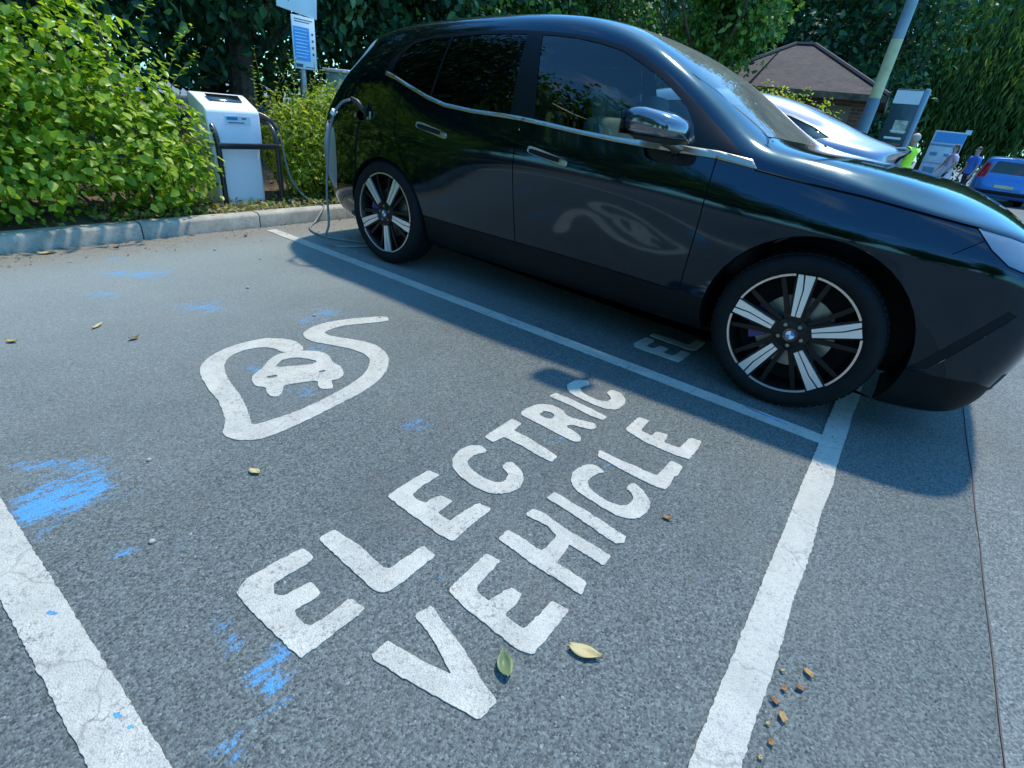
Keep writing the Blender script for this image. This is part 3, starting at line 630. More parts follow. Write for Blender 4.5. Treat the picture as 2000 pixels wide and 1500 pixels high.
    R.append(('grille_frame', [(n_-.05, 3.4), (n_-.35, 3.1), (n_-.44, 4.1), (n_-.55, 7.2), (n_-.48, 8.6), (n_-.10, 8.7), (n_-.03, 7.7)]))
    R.append(('intake', [(n_-.6, 2.0), (n_-1.9, 2.2), (n_-1.9, 2.9), (n_-.6, 2.9)]))
    R.append(('nose', [(ucol(3.46), -1), (ucol(3.44), 5), (ucol(3.442), 8), (SK.nc-5, 9.7), (SK.nc+1, 9.7), (SK.nc+1, -1)]))
    R.append(('fender', side([(2.402, .40), (2.41, .6), (2.42, .84), (2.407, 1.12), (2.592, 1.09), (2.84, 1.062), (3.06, 1.046), (3.33, 1.014), (3.5, .99), (3.55, .75), (3.5, .2), (2.402, .2)])))
    return R
REG = mk()
UV, TRI = cut(SK, REG, 6, 5)
CAR = thing('parked_car', 'large dark metallic SUV plugged in beside the kerb, filling the right of the photo', 'car', (1.4622, 1.1566, 0), -.00895)
def pan(key, name, mat, off=0., sides='R', parent=None, thick=0.):
    if key in TRI: return panel(name, SK, UV, TRI[key], mat, parent or CAR, off, sides, thick)
body = pan('rest', 'body', M_DARK, 0, 'B')
pan('hood', 'hood', M_DARK, 0, 'B')
pan('nose', 'front_bumper', M_DARK, 0, 'B')
M_WGAP = M_GAP
for sd in ('R', 'L'):
    pan('fender', 'front_fender', M_DARK, 0, sd)
    fd = pan('front_door', 'front_door', M_DARK, 0, sd); rd = pan('rear_door', 'rear_door', M_DARK, 0, sd)
    pan('front_glass', 'window', M_GLASS, -.003, sd); pan('rear_glass', 'window', M_PRIV, -.003, sd)
    pan('quarter_glass', 'quarter_window', M_PRIV, -.002, sd)
    pan('black_trim', 'window_surround', M_TRIM, .0012, sd)
    pan('chrome', 'belt_trim', M_CHROME, .006, sd, thick=.009)
    pan('sill', 'sill', M_BLK, 0, sd)
    pan('headlight', 'headlight', simple('headlight_lens', (.16, .22, .28), .08, coat=1.), -.002, sd)
    [pan('gap%d' % k_, 'shut_line', M_GAP, -.006, sd) for k_ in range(6)]; pan('hood_gap', 'shut_line', M_GAP, -.008, sd); pan('headlight_gap', 'shut_line', M_GAP, -.005, sd)
    pan('bumper_trim', 'bumper_trim', simple('satin_grey_reflection', (.36, .40, .44), .35, .7), .003, sd)
    pan('grille', 'grille', M_BLKGLOSS, -.002, sd); pan('grille_frame', 'grille_frame', M_CHROME, .003, sd); pan('intake', 'lower_intake', M_GAP, -.002, sd)
    pan('air_slot', 'air_slot', M_GAP, -.002, sd)
    sg = -1 if sd == 'R' else 1
    for h in ((.352, .645, 1.027, -.155), (1.306, 1.598, .989, -.16)):
        x0, x1, zc, sl = h; xm = (x0+x1)/2; N = 10
        pl = []
        hw = (x1-x0)/2
        for a in range(0, 360, 12):
            px = math.copysign(abs(cos(rad(a)))**.35, cos(rad(a)))*hw; pz = math.copysign(abs(sin(rad(a)))**.45, sin(rad(a)))*.021
            pl.append((xm+px, zc+pz+sl*px))
        par = rd if x0 < 1 else fd
        uvp = SK.inv(pl, 2, (3, SK.nc-4), VR); q = np.array(uvp)
        P3 = SK(q[:, 0], q[:, 1]); P3 = P3*np.array([1, -sg, 1]); N3 = SK.normal(q[:, 0], q[:, 1])*np.array([1, -sg, 1])
        c3 = P3.mean(0); n3 = N3.mean(0)
        mb = MB(); k = len(P3)
        rings = [(1., 0.), (1., .010), (.955, .013), (.86, .012), (.86, .002)]
        bmv = []
        ctr = P3.mean(0)
        for f, o in rings:
            d = P3-ctr; w = np.array([1-(1-f)*.55, 1, 1-(1-f)*2.6])
            bmv.append([mb.bm.verts.new(ctr+d*w+n3*o) for d in d])
        for r0, r1 in zip(bmv, bmv[1:]):
            for i in range(k): mb.bm.faces.new((r0[i], r0[(i+1) % k], r1[(i+1) % k], r1[i]))
        hd = mb.build('handle', M_CHROME, par, 30)
        mb = MB(); d = P3-ctr; vs = [mb.bm.verts.new(ctr+q*np.array([.93, 1, .62])+n3*.006) for q in d]; mb.bm.faces.new(vs)
        mb.build('handle_recess', M_GAP, par, 30)
        # polished tab at the front end
        mb = MB(); t3 = np.array([1, 0, sl]); t3 = t3/np.linalg.norm(t3)
        mb.box(ctr+t3*hw*.78+n3*.009, (hw*.34, .006, .030), Matrix.Rotation(-math.atan(sl), 3, 'Y'), .006)
        mb.build('handle_tab', M_CHROME, par, 30)
pan('lip', 'bumper_lip', M_BLK, 0, 'R'); pan('lip', 'bumper_lip', M_BLK, 0, 'L')
pan('windscreen', 'windscreen', M_WS, -.004, 'B'); pan('cowl', 'cowl', M_BLK, -.01, 'B')
pan('tail_glass', 'rear_window', M_PRIV, -.003, 'B'); pan('tail_lamp', 'tail_lamp', simple('red_lamp', (.25, .008, .006), .1, coat=1.), .002, 'B')
# lips and liners of the wheel arches
for sg in (-1, 1):
    for c, r in (((3.01, .385), .475), ((0, .37), .425)):
        m = MB(); n = 44; rings = []
        a_ = [(-28+236*k/n) for k in range(n+1)]
        pts = [(c[0]+r*cos(rad(a)), c[1]+r*sin(rad(a))) for a in a_]
        q = np.array(SK.inv(pts, 2, (3, SK.nc-4), VR)); y = SK(q[:, 0], q[:, 1])[:, 1]
        for dy, f in ((.0, 1.), (.012, .992), (.03, .985), (.06, 1.0), (.40, 1.0)):
            rings.append([m.bm.verts.new((c[0]+(p[0]-c[0])*f, -sg*(-1)*0+sg*(-(yy+dy)) if True else 0, c[1]+(p[1]-c[1])*f)) for p, yy in zip(pts, y)])
        for r0, r1 in zip(rings, rings[1:]):
            for k in range(n): m.bm.faces.new((r0[k], r0[k+1], r1[k+1], r1[k]))
        m.build('wheel_arch', M_BLK, CAR, 40)
# underbody and cabin
m = MB(); m.box((1.45, 0, .255), (4.3, 1.04, .10), bevel=.02); m.box((1.5, 0, .27), (2.0, 1.66, .10), bevel=.03)
m.box((3.0, 0, .5), (1.1, 1.02, .42)); m.box((0, 0, .5), (1.1, 1.02, .42)); m.build('underbody', M_BLK, CAR)
m = MB(); m.box((.95, 0, .40), (3.0, 1.7, .06)); m.box((2.42, 0, .80), (.55, 1.64, .52), bevel=.12, seg=4); m.box((-.55, 0, .75), (.5, 1.5, .7), bevel=.05)
m.box((1.2, 0, .58), (1.9, .30, .34), bevel=.06); m.build('dashboard', M_CABIN, CAR)
def seat(x, y, w=.52):
    m = MB(); R = Matrix.Rotation(rad(-17), 3, 'Y')
    m.box((x, y, .60), (.56, w, .18), Matrix.Rotation(rad(-6), 3, 'Y'), .07, 4)
    m.box((x-.33, y, .93), (.16, w*.94, .62), R, .07, 4)
    m.box((x-.45, y, 1.30), (.11, w*.52, .20), R, .05, 4)
    return m.build('seat', M_SEAT, CAR, 60)
for y in (-.40, .40): seat(1.92, y)
for y in (-.45, .45): seat(.80, y, .60)
m = MB(); Rw = Matrix.Rotation(rad(-62), 3, 'Y')
ring = [Vector((2.06, -.40, 1.045))+Rw @ Vector((.185*cos(2*pi*k/28), .185*sin(2*pi*k/28), 0)) for k in range(29)]
m.tube(ring, .016, 8); m.tube([(2.06, -.40, 1.045), (2.25, -.4, .95)], .03); m.box((2.06, -.40, 1.045), (.11, .14, .03), Rw, .01)
m.build('steering_wheel', simple('grey_wheel', (.16, .18, .18), .5), CAR, 50)
# door mirrors
for sg in (-1, 1):
    m = MB(); prof = [(0, .02), (.03, .055), (.10, .072), (.19, .076), (.26, .066), (.30, .040), (.312, .012)]
    mo = MB()
    def mir(lo, hi, sc=1.0):
        b = MB(); n = 26; rings = []
        # section rings from inboard to outboard
        for t, s_ in ((0, .55), (.05, .86), (.18, 1.0), (.45, 1.02), (.75, .97), (.92, .80), (1.0, .45)):
            y = sg*(.965+.175*t); ring = []
            for k in range(n):
                a = 2*pi*k/n; cx, cz = cos(a), sin(a)
                px = math.copysign(abs(cx)**.72, cx)*.140*s_*sc; pz = math.copysign(abs(cz)**.75, cz)*.070*s_*sc
                px = px if px < 0 else px*1.08
                if px < 0: pz *= 1.05
                z = 1.212+pz-.10*px+.004*t
                z = min(max(z, lo+(.03 if 0 else 0)), hi)
                ring.append(b.bm.verts.new((2.135+px+(-.05)*t, y, z)))
            rings.append(ring)
        for r0, r1 in zip(rings, rings[1:]):
            for k in range(n): b.bm.faces.new((r0[k], r0[(k+1) % n], r1[(k+1) % n], r1[k]))
        b.bm.faces.new(rings[0]); b.bm.faces.new(rings[-1]); return b
    mr = mir(1.166, 2.).build('door_mirror', simple('glossy_grey_mirror_cap', (.16, .17, .19), .12, .85, coat=1.) if sg < 0 else M_DARK, CAR, 60)
    mir(0., 1.166, 1.015).build('mirror_base', M_CHROME, mr, 60)
    m = MB(); m.tube([(2.20, sg*.93, 1.128), (2.19, sg*.98, 1.142), (2.16, sg*1.03, 1.155)], [.032, .026, .024], 10); m.build('mirror_arm', M_CHROME, mr, 60)
    m = MB(); m.box((1.985, sg*1.085, 1.215), (.006, .17, .10), None, .002); m.build('mirror_glass', M_BLKGLOSS, mr, 30)
# roof aerial fin
m = MB(); m.prism([(-.02, 1.69), (.16, 1.70), (.05, 1.752), (.0, 1.757)], -.022, .022, lambda a, b, h: (a, h, b-.005)); m.build('aerial_fin', M_DARK, CAR)
# wheels
def wheel(x, y, rot, steer=0.):
    w = bpy.data.objects.new('wheel', None); COL.objects.link(w); w.parent = CAR; w.location = (x, y, .388)
    if y > 0: w.rotation_euler = (0, 0, pi)
    m = MB()   # outer face towards -y of the wheel; y = 0 is the rim face
    m.lathe([(.296, .006), (.302, -.004), (.318, -.012), (.345, -.014), (.366, -.004), (.379, .018), (.386, .045), (.388, .10), (.388, .17), (.382, .215), (.36, .235), (.31, .235), (.28, .22)], axis='Y', n=96)
    ty = m.build('tyre', M_TYRE, w, 40)
    m = MB()
    for k in range(70):
        a = 2*pi*k/70
        for yy, sl in ((.05, .3), (.105, -.3), (.165, .3)):
            R = Matrix.Rotation(-a+pi/2, 3, 'Y')
            m.box((.3865*cos(a), yy, .3865*sin(a)), (.026, .042, .006), R)
    m.build('tread', M_TYRE, ty, 30)
    m = MB(); m.lathe([(.298, .004), (.292, .010), (.286, .03), (.272, .05), (.265, .16), (.27, .2)], axis='Y', n=72)
    rim = m.build('rim', M_RIMBLK, w, 40)
    A = lambda a: rad(rot+a)
    m = MB()      # dark blades between the bright spokes
    fy = lambda hb: (lambda a, b, h: (a, h, b))
    for k in range(5):
        c0, s0 = cos(A(72*k)), sin(A(72*k))
        T = lambda r, t: (r*c0-t*s0, r*s0+t*c0)
        m.prism([T(.05, -.03), T(.288, -.046), T(.288, .046), T(.05, .03)], .012, .045, fy(0))
        for sgn in (-1, 1):
            m.prism([T(.06, sgn*.024), T(.15, sgn*.046), T(.285, sgn*.095), T(.280, sgn*.116), T(.135, sgn*.066), T(.05, sgn*.04)][::sgn], .020, .035, fy(0))
    m.lathe([(.0, .004), (.05, .006), (.082, .014), (.09, .03), (.09, .06)], axis='Y', n=40)
    m.build('dark_spokes', M_RIMBLK, rim, 30)
    for k in range(5):
        c0, s0 = cos(A(72*k)), sin(A(72*k))
        T = lambda r, t: (r*c0-t*s0, r*s0+t*c0)
        m = MB()
        m.prism([T(.092, -.021), T(.292, -.037), T(.292, .006), T(.225, -.004), T(.092, -.001)][::-1], .002, .014, fy(0))
        m.prism([T(.092, .004), T(.222, .002), T(.292, .014), T(.292, .036), T(.092, .020)][::-1], .002, .014, fy(0))
        m.build('spoke', M_RIMSIL, rim, 30)
    for k in range(5):
        m = MB(); a0, a1 = rot+72*k+9, rot+72*k+63; n = 20
        o = [((.2975)*cos(rad(a0+(a1-a0)*i/n)), (.2975)*sin(rad(a0+(a1-a0)*i/n))) for i in range(n+1)]
        i_ = [((.2875)*cos(rad(a0+(a1-a0)*i/n)), (.2875)*sin(rad(a0+(a1-a0)*i/n))) for i in range(n+1)]
        m.prism(o+i_[::-1], -.001, .008, fy(0)); m.build('rim_ring', M_RIMRING, rim, 30)
    m = MB(); m.lathe([(.0, -.002), (.034, -.001), (.036, .003), (.036, .012)], axis='Y', n=32); hc = m.build('hub_cap', simple('hub_cap_black', (.01, .012, .02), .2, coat=1.), rim, 40)
    for q, mt in ((0, M_BLUE), (1, M_WHITE), (2, M_BLUE), (3, M_WHITE)):
        m = MB(); a0 = rot*0+q*90
        pl = [(0, 0)]+[(.021*cos(rad(a0+90*i/8)), .021*sin(rad(a0+90*i/8))) for i in range(9)]
        m.prism(pl, -.0036, -.0024, fy(0)); m.build('emblem', mt, hc, 30)
    m = MB(); m.lathe([(.08, .085), (.182, .085), (.182, .105), (.08, .105)], axis='Y', n=48); m.build('brake_disc', M_DISC, w, 30)
    m = MB()
    a0, a1 = (150, 205)
    o = [(.205*cos(rad(a0+(a1-a0)*i/10)), .205*sin(rad(a0+(a1-a0)*i/10))) for i in range(11)]; i_ = [(.125*cos(rad(a0+(a1-a0)*i/10)), .125*sin(rad(a0+(a1-a0)*i/10))) for i in range(11)]
    m.prism(o+i_[::-1], .05, .13, fy(0)); m.build('brake_caliper', M_CALIPER, w, 30)
    m = MB()
    for k in range(5): m.lathe([(.0, .002), (.009, .002), (.009, .03)], (.055*cos(A(36+72*k)), 0, .055*sin(A(36+72*k))), 'Y', 8)
    m.build('wheel_bolts', M_DISC, rim, 30)
    m = MB(); m.lathe([(.0, .12), (.27, .12), (.27, .13)], axis='Y', n=40); m.build('inner_rim', M_GAP, w, 30)
    return w
wheel(0, -.965, 61); wheel(3.0, -.965, 94.8); wheel(0, .965, 20); wheel(3.0, .965, 40)
# charging port and plug stay with the car and cable
pan('port', 'charging_port', M_BLKGLOSS, -.03, 'R')
m = MB(); m.box((-.115, -.985, 1.058), (.012, .02, .055), None, .005); m.box((-.288, -.982, 1.045), (.016, .02, .03), None, .006); m.build('port_latch', M_CHROME, CAR)
m = MB(); m.prism([(-.30, 1.02), (-.30, 1.09), (-.11, 1.095), (-.11, 1.02)], 0, .004, lambda a, b, h: (a, -.93+h, b)); m.build('port_back', M_GAP, CAR)
# ---------------------------------------------------------------- foliage
def leafmat(name, cols, trans=.35, rough=.45, spec=.4):
    t = NT(name); at = t.n('ShaderNodeAttribute', attribute_name='rnd')
    n = len(cols); c = t.ramp(at.outputs['Fac'], *[(i/(n-1), cols[i]) for i in range(n)])
    b = t.n('ShaderNodeBsdfPrincipled', Roughness=rough); b.inputs['Specular IOR Level'].default_value = spec; t.l(c, b.inputs['Base Color'])
    tr = t.n('ShaderNodeBsdfTranslucent'); t.l(t.mix(1., c, (1.25, 1.3, .55), 'MULTIPLY'), tr.inputs['Color'])
    m = t.n('ShaderNodeMixShader'); m.inputs[0].default_value = trans
    t.l(b.outputs[0], m.inputs[1]); t.l(tr.outputs[0], m.inputs[2]); t.l(m.outputs[0], t.out.inputs['Surface']); return t.m
def leaves(name, P, N, D, size, mat, parent, aspect=.62, fold=.18, rnd=None, curl=.12):
    """P positions, N leaf normals, D tip directions, size lengths; 5-point folded blades in one mesh"""
    P = np.asarray(P); n = len(P); D = D-(D*N).sum(1, keepdims=True)*N; D /= np.linalg.norm(D, axis=1, keepdims=True)+1e-9
    Sd = np.cross(N, D); L = np.asarray(size)[:, None]
    w = L*aspect*.5
    pts = [P, P+D*L*.38+Sd*w+N*L*fold*.5, P+D*L*.72+Sd*w*.72+N*L*(fold*.35-curl*.4), P+D*L-N*L*curl, P+D*L*.72-Sd*w*.72+N*L*(fold*.35-curl*.4), P+D*L*.38-Sd*w+N*L*fold*.5, P+D*L*.5-N*L*.02]
    V = np.stack(pts, 1).reshape(-1, 3); b = (np.arange(n)*7)[:, None]
    tri = np.array([[0, 6, 1], [1, 6, 2], [2, 6, 3], [3, 6, 4], [4, 6, 5], [5, 6, 0]])
    F = (b[:, :, None]+tri[None].reshape(1, -1, 3)).reshape(-1, 3)
    me = bpy.data.meshes.new(name); me.vertices.add(len(V)); me.vertices.foreach_set('co', V.ravel().astype(np.float32))
    me.loops.add(F.size); me.loops.foreach_set('vertex_index', F.ravel().astype(np.int32))
    me.polygons.add(len(F)); me.polygons.foreach_set('loop_start', np.arange(0, F.size, 3, dtype=np.int32))
    me.update(calc_edges=True)
    r = np.random.rand(n) if rnd is None else rnd
    a = me.attributes.new('rnd', 'FLOAT', 'POINT'); a.data.foreach_set('value', np.repeat(r, 7).astype(np.float32))
    return link(name, me, parent, mat, 180)
def unit(a): return a/(np.linalg.norm(a, axis=1, keepdims=True)+1e-9)
def lobes_leaves(lobes, n, size, up=.55, jit=.5, depth=.35, rng=None, gaps=.0, gscale=2.):
    """leaves through the outer layer of a set of ellipsoid lobes"""
    rng = rng or np.random.RandomState(1); P, N = [], []
    vol = np.array([l[3]*l[4]+l[4]*l[5]+l[3]*l[5] for l in lobes]); cnt = (n*vol/vol.sum()).astype(int)
    for l, k in zip(lobes, cnt):
        c = np.array(l[:3]); r = np.array(l[3:6]); d = unit(rng.normal(size=(k, 3)))
        f = 1-depth*rng.rand(k)**1.5+.07*rng.normal(size=k)
        P.append(c+d*r*f[:, None]); N.append(unit(d/r))
    P = np.concatenate(P); N = np.concatenate(N)
    if gaps:
        keep = np.array([noise.noise(Vector(p)*gscale)+.35*noise.noise(Vector(p)*gscale*2.7) > -gaps_thr for p in P]) if False else np.array([noise.noise(Vector(p)*gscale)+.4*noise.noise(Vector(p)*gscale*2.6) > gaps-.5 for p in P])
        P, N = P[keep], N[keep]
    n = len(P)
    Nn = unit(N*.7+np.array([0, 0, up])+jit*rng.normal(size=(n, 3)))
    D = unit(N*.6+np.array([0, 0, -.35])+.7*rng.normal(size=(n, 3)))
    sz = size*(.45+1.15*rng.rand(n)**1.3); return P, Nn, D, sz
def shrub(label, cat, loc, lobes, n, size, mat, stems, gaps=.0, asp=.62, seed=1, group=None, up=.55, jit=.5, depth=.35, ground=None, gscale=2.):
    r = thing('shrub', label, cat, loc, 0, group); rng = np.random.RandomState(seed)
    P, N, D, s = lobes_leaves(lobes, n, size, up, jit, depth, rng, gaps, gscale)
    k = P[:, 2] > .02; P, N, D, s = P[k], N[k], D[k], s[k]
    leaves('foliage', P, N, D, s, mat, r, asp)
    m = MB()
    for q in stems: m.tube(crom(q, 5), [.013]*(5*(len(q)-1)+1) if True else 0, 6)
    m.build('stem', M_BARK, r); return r, rng
M_BARK = simple('bark', (.085, .06, .04), .9, var=.5, vscale=20, bump=.8, bscale=60)
M_TWIG = simple('green_twig', (.12, .14, .05), .7)
M_LEAF1 = leafmat('broad_leaf', [(.08, .18, .015), (.19, .33, .02), (.30, .44, .03), (.44, .54, .08)], .52, .36)
M_LEAF2 = leafmat('yellow_green_leaf', [(.12, .20, .015), (.26, .36, .02), (.40, .48, .04), (.46, .46, .10)], .5, .5)
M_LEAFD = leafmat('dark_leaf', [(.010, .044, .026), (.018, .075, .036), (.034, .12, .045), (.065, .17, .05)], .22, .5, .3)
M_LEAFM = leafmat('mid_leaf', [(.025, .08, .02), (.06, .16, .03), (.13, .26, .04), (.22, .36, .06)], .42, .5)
M_LEAFN = leafmat('green_leaf', [(.014, .055, .022), (.03, .10, .03), (.06, .17, .035), (.12, .27, .045)], .35, .5)
M_WILLOW = leafmat('willow_leaf', [(.035, .085, .02), (.06, .14, .03), (.10, .20, .04), (.17, .27, .05)], .4, .5)
# tall broad-leaved shrub left of the charger
rng = np.random.RandomState(3)
L1 = [(0, 0, .55, .62, .75, .62), (-.05, -.9, .75, .70, .85, .80), (-.1, .45, .48, .45, .42, .50), (-.15, -.35, 1.15, .62, .70, .60), (-.2, -1.3, 1.2, .75, .8, .75), (.18, .30, .30, .32, .45, .30), (.12, -.45, .35, .42, .7, .36), (-.15, .28, .88, .38, .38, .42), (.1, -1.2, .45, .55, .7, .5), (-.3, -.7, 1.65, .6, .8, .5), (-.3, -1.8, 1.3, .7, .8, .9)]
sh, r_ = shrub('tall bright green broad-leaved shrub spilling over the kerb, left of the charging post', 'shrub', (-.52, -.95, .1), L1, 22000, .060, M_LEAF1,
      [[(0, .1*i, 0), (.05*i-.1, .18*i-.3, .5), (.1*math.sin(i*2), .25*i-.6, 1.1+.1*i)] for i in range(-4, 4)], .22, .68, 3, up=.8, jit=.45, depth=.55, gscale=3.2)
# arching shoots standing out of it
def shoots(parent, spec, mat, size, seed, name='shoot'):
    rng = np.random.RandomState(seed)
    for path in spec:
        m = MB(); c = crom(path, 8); m.tube(c, [.006-.004*i/len(c) for i in range(len(c))], 5); s = m.build(name, M_TWIG, parent)
        P, N, D, z = [], [], [], []
        for i, p in enumerate(c[2:]):
            t = i/len(c)
            for sg in (-1, 1):
                a = rng.rand()*6.28
                d = Vector((cos(a), sin(a), .35)); P.append(p); D.append(d); N.append(Vector((-d.x*.4+rng.normal()*.25, -d.y*.4+rng.normal()*.25, 1)).normalized()); z.append(size*(1.1-.6*t)*(.8+.4*rng.rand()))
        leaves('leaf_spray', np.array(P), unit(np.array(N)), np.array(D), np.array(z), mat, s, .55)
shoots(sh, [[(-.2, .55, .6), (-.15, .62, 1.0), (-.05, .72, 1.28), (.05, .80, 1.42)], [(-.2, .3, .8), (-.2, .45, 1.2), (-.1, .55, 1.5), (0, .62, 1.62)], [(-.1, .0, 1.2), (0, .15, 1.55), (.1, .25, 1.72)], [(-.25, .5, .7), (-.3, .78, 1.05), (-.3, .98, 1.25)], [(-.1, .35, .5), (.05, .55, .66), (.12, .72, .62)], [(.1, .45, .3), (.2, .6, .42), (.28, .72, .38)], [(-.2, -.6, 1.7), (0, -.5, 2.1), (.1, -.4, 2.3)]], M_LEAF1, .07, 5)
# lighter, finer shrub to the right of it
L2 = [(0, 0, .45, .42, .50, .48), (-.05, .45, .45, .40, .42, .46), (.0, -.22, .62, .34, .36, .42), (-.05, .25, .72, .36, .42, .36), (.1, .2, .25, .42, .6, .30), (-.05, .62, .65, .3, .3, .38), (.12, .05, .55, .34, .42, .5), (.05, .35, .85, .3, .34, .3), (.15, -.1, .3, .3, .4, .3)]
s2, r_ = shrub('airy yellow-green fine-leaved shrub between the charging post and the dark SUV', 'shrub', (-.72, 1.02, .1), L2, 21000, .044, M_LEAF2,
      [[(0, .12*i, 0), (.02*i, .16*i, .5), (.05*math.sin(i), .2*i, .95)] for i in range(-3, 5)], .14, .42, 8, up=.5, jit=.6, depth=.6, gscale=4.)
rs = np.random.RandomState(9)
shoots(s2, [[(-.1+.3*rs.rand(), y, .6), (-.1+.2*rs.rand(), y+.05*rs.normal(), .95), (-.1+.2*rs.rand(), y+.09*rs.normal(), 1.15+.22*rs.rand())] for y in np.linspace(-.5, .75, 17)], M_LEAF2, .045, 6)
# weeds and leaf litter on the bed behind the kerb
m_w = leafmat('weed', [(.10, .16, .03), (.22, .26, .06), (.34, .28, .10), (.26, .17, .07)], .3)
k = 2600; rng = np.random.RandomState(11)
P = np.stack([-.16-.55*rng.rand(k)**1.4, -1.2+4.2*rng.rand(k), .115+.035*rng.rand(k)], 1)
w_ = leaves('weeds', P, unit(np.array([0, 0, 1.])+.7*rng.normal(size=(k, 3))), rng.normal(size=(k, 3))+np.array([0, 0, .5]), .02+.045*rng.rand(k), m_w, None, .45)
tag(w_, 'low weeds and dry leaf litter on the soil behind the kerb', 'weeds', kind='stuff')
# ---------------------------------------------------------------- trees
def tree(label, loc, lobes, n, size, mat, trunk=(.16, 2.6), seed=1, gaps=.25, asp=.6, limbs=5, gscale=.9, group=None, jit=.6, up=.3):
    r = thing('tree', label, 'tree', loc, 0, group); rng = np.random.RandomState(seed)
    P, N, D, s = lobes_leaves(lobes, n, size, up, jit, .55, rng, gaps, gscale); k = P[:, 2] > .15
    leaves('crown', P[k], N[k], D[k], s[k], mat, r, asp)
    m = MB(); R, H = trunk; m.tube(crom([(0, 0, -.1), (.05, .03, H*.5), (-.04, .05, H), (.05, 0, H*1.5)], 5), [R*1.25-(R*.7)*i/15 for i in range(16)], 9); t = m.build('trunk', M_BARK, r)
    m = MB()
    for i in range(limbs):
        a = 6.28*i/limbs+rng.rand(); q = 1.2+rng.rand()*.9
        m.tube(crom([(0, 0, H*(.55+.09*i)), (cos(a)*q*.5, sin(a)*q*.5, H*(.75+.1*i)), (cos(a)*q, sin(a)*q, H*(1.1+.12*i))], 4), [R*.5-R*.38*i2/8 for i2 in range(9)], 6)
    m.build('limb', M_BARK, t); return r
def crown(rx, rz, z, k, seed, spread=.55, r0=.62):
    rng = np.random.RandomState(seed); o = [(0, 0, z, rx*.75, rx*.75, rz*.8)]
    for i in range(k):
        d = rng.normal(size=3); d /= np.linalg.norm(d); s = r0*(.7+.5*rng.rand())
        o.append((d[0]*rx*spread, d[1]*rx*spread, z+d[2]*rz*.62, rx*s, rx*s, rz*s*.8))
    return o
bg = [(-3.4, -3.6, 'leftmost'), (-3.3, -.9, ''), (-3.7, 1.9, ''), (-3.5, 4.6, ''), (-4.0, 7.6, ''), (-3.4, 10.8, '')]
bl = ['dark evergreen tree behind the tall bright shrub at the far left', 'dark dense tree right behind the charging post', 'dark tree behind the white and blue signs', 'dark tree behind the rear half of the dark SUV roof', 'green tree seen over the middle of the dark SUV roof', 'green tree seen over the windscreen of the dark SUV, left of the hut']
for i, ((x, y, _), lb) in enumerate(zip(bg, bl)):
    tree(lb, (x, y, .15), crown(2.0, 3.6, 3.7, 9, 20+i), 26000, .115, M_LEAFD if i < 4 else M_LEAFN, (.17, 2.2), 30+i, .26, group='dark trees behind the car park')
bk = [(-6.8, -5.5), (-7.4, -1.2), (-7.2, 3.2), (-7.6, 7.8), (-6.9, 12.0), (-4.6, 15.2), (-10.5, 16.5), (-11.5, 1.), (-12, 8.5), (-12., -6.)]
for i, (x, y) in enumerate(bk):
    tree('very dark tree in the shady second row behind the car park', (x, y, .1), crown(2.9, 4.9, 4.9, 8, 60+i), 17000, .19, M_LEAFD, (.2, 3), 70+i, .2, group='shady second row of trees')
# a lighter tree over the hut, trees right of it and the willow
tree('fresh green leafy tree overhanging the hut roof', (.2, 10.4, 0), crown(1.55, 1.7, 4.15, 8, 5), 16000, .11, M_LEAFM, (.12, 2.6), 6, .30, gscale=1.3)
far = [(-2.8, 20.5), (1.6, 21.5), (.0, 27), (5.2, 30.5), (11.5, 33), (16.5, 27.), (-7, 24.)]
fl_ = ['dark tree behind the left slope of the hut roof', 'dark tree behind the lamp column and the information totem', 'dark tree farthest behind the hut', 'dark tree behind the willow and the blue van', 'dark tree right of the willow in the distance', 'dark tree at the far right of the car park', 'dark tree in the gap left of the hut']
for i, ((x, y), lb) in enumerate(zip(far, fl_)):
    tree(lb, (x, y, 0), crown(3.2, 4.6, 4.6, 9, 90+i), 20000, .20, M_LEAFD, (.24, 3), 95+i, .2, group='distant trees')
def willow(label, loc, R, H, n, seed):
    r = thing('willow_tree', label, 'tree', loc); rng = np.random.RandomState(seed)
    P, N, D, s, rn = [], [], [], [], []
    for i in range(n):
        a = rng.rand()*6.283; q = R*math.sqrt(rng.rand()); top = H*(1-.42*(q/R)**2)*(.82+.18*rng.rand())
        x, y = q*cos(a), q*sin(a); ln = (top-.5-1.4*rng.rand())*(.45+.55*rng.rand()*(q/R)**.3); sway = rng.normal(size=2)*.25; c = rng.rand()
        k = int(ln/.13)
        for j in range(k):
            t = j/k; P.append((x+sway[0]*t+.05*rng.normal(), y+sway[1]*t+.05*rng.normal(), top-ln*t)); aa = rng.rand()*6.283
            D.append((.3*cos(aa), .3*sin(aa), -1)); N.append((cos(aa+1.5), sin(aa+1.5), .25)); s.append(.22+.16*rng.rand()); rn.append(min(1, max(0, c*.7+.3*rng.rand())))
    leaves('hanging_foliage', np.array(P), unit(np.array(N)), np.array(D), np.array(s), M_WILLOW, r, .22, rnd=np.array(rn))
    m = MB(); m.tube(crom([(0, 0, -.1), (.1, 0, H*.3), (-.1, .1, H*.6), (.2, 0, H*.85)], 5), [.38-.02*i for i in range(16)], 10); m.build('trunk', M_BARK, r)
willow('weeping willow with hanging green branches at the right edge, behind the blue van', (9.0, 30.0, 0), 5.0, 8.5, 2300, 4)
willow('dark weeping willow between the information totem and the blue van', (4.4, 29.0, 0), 2.9, 8.2, 1100, 14)
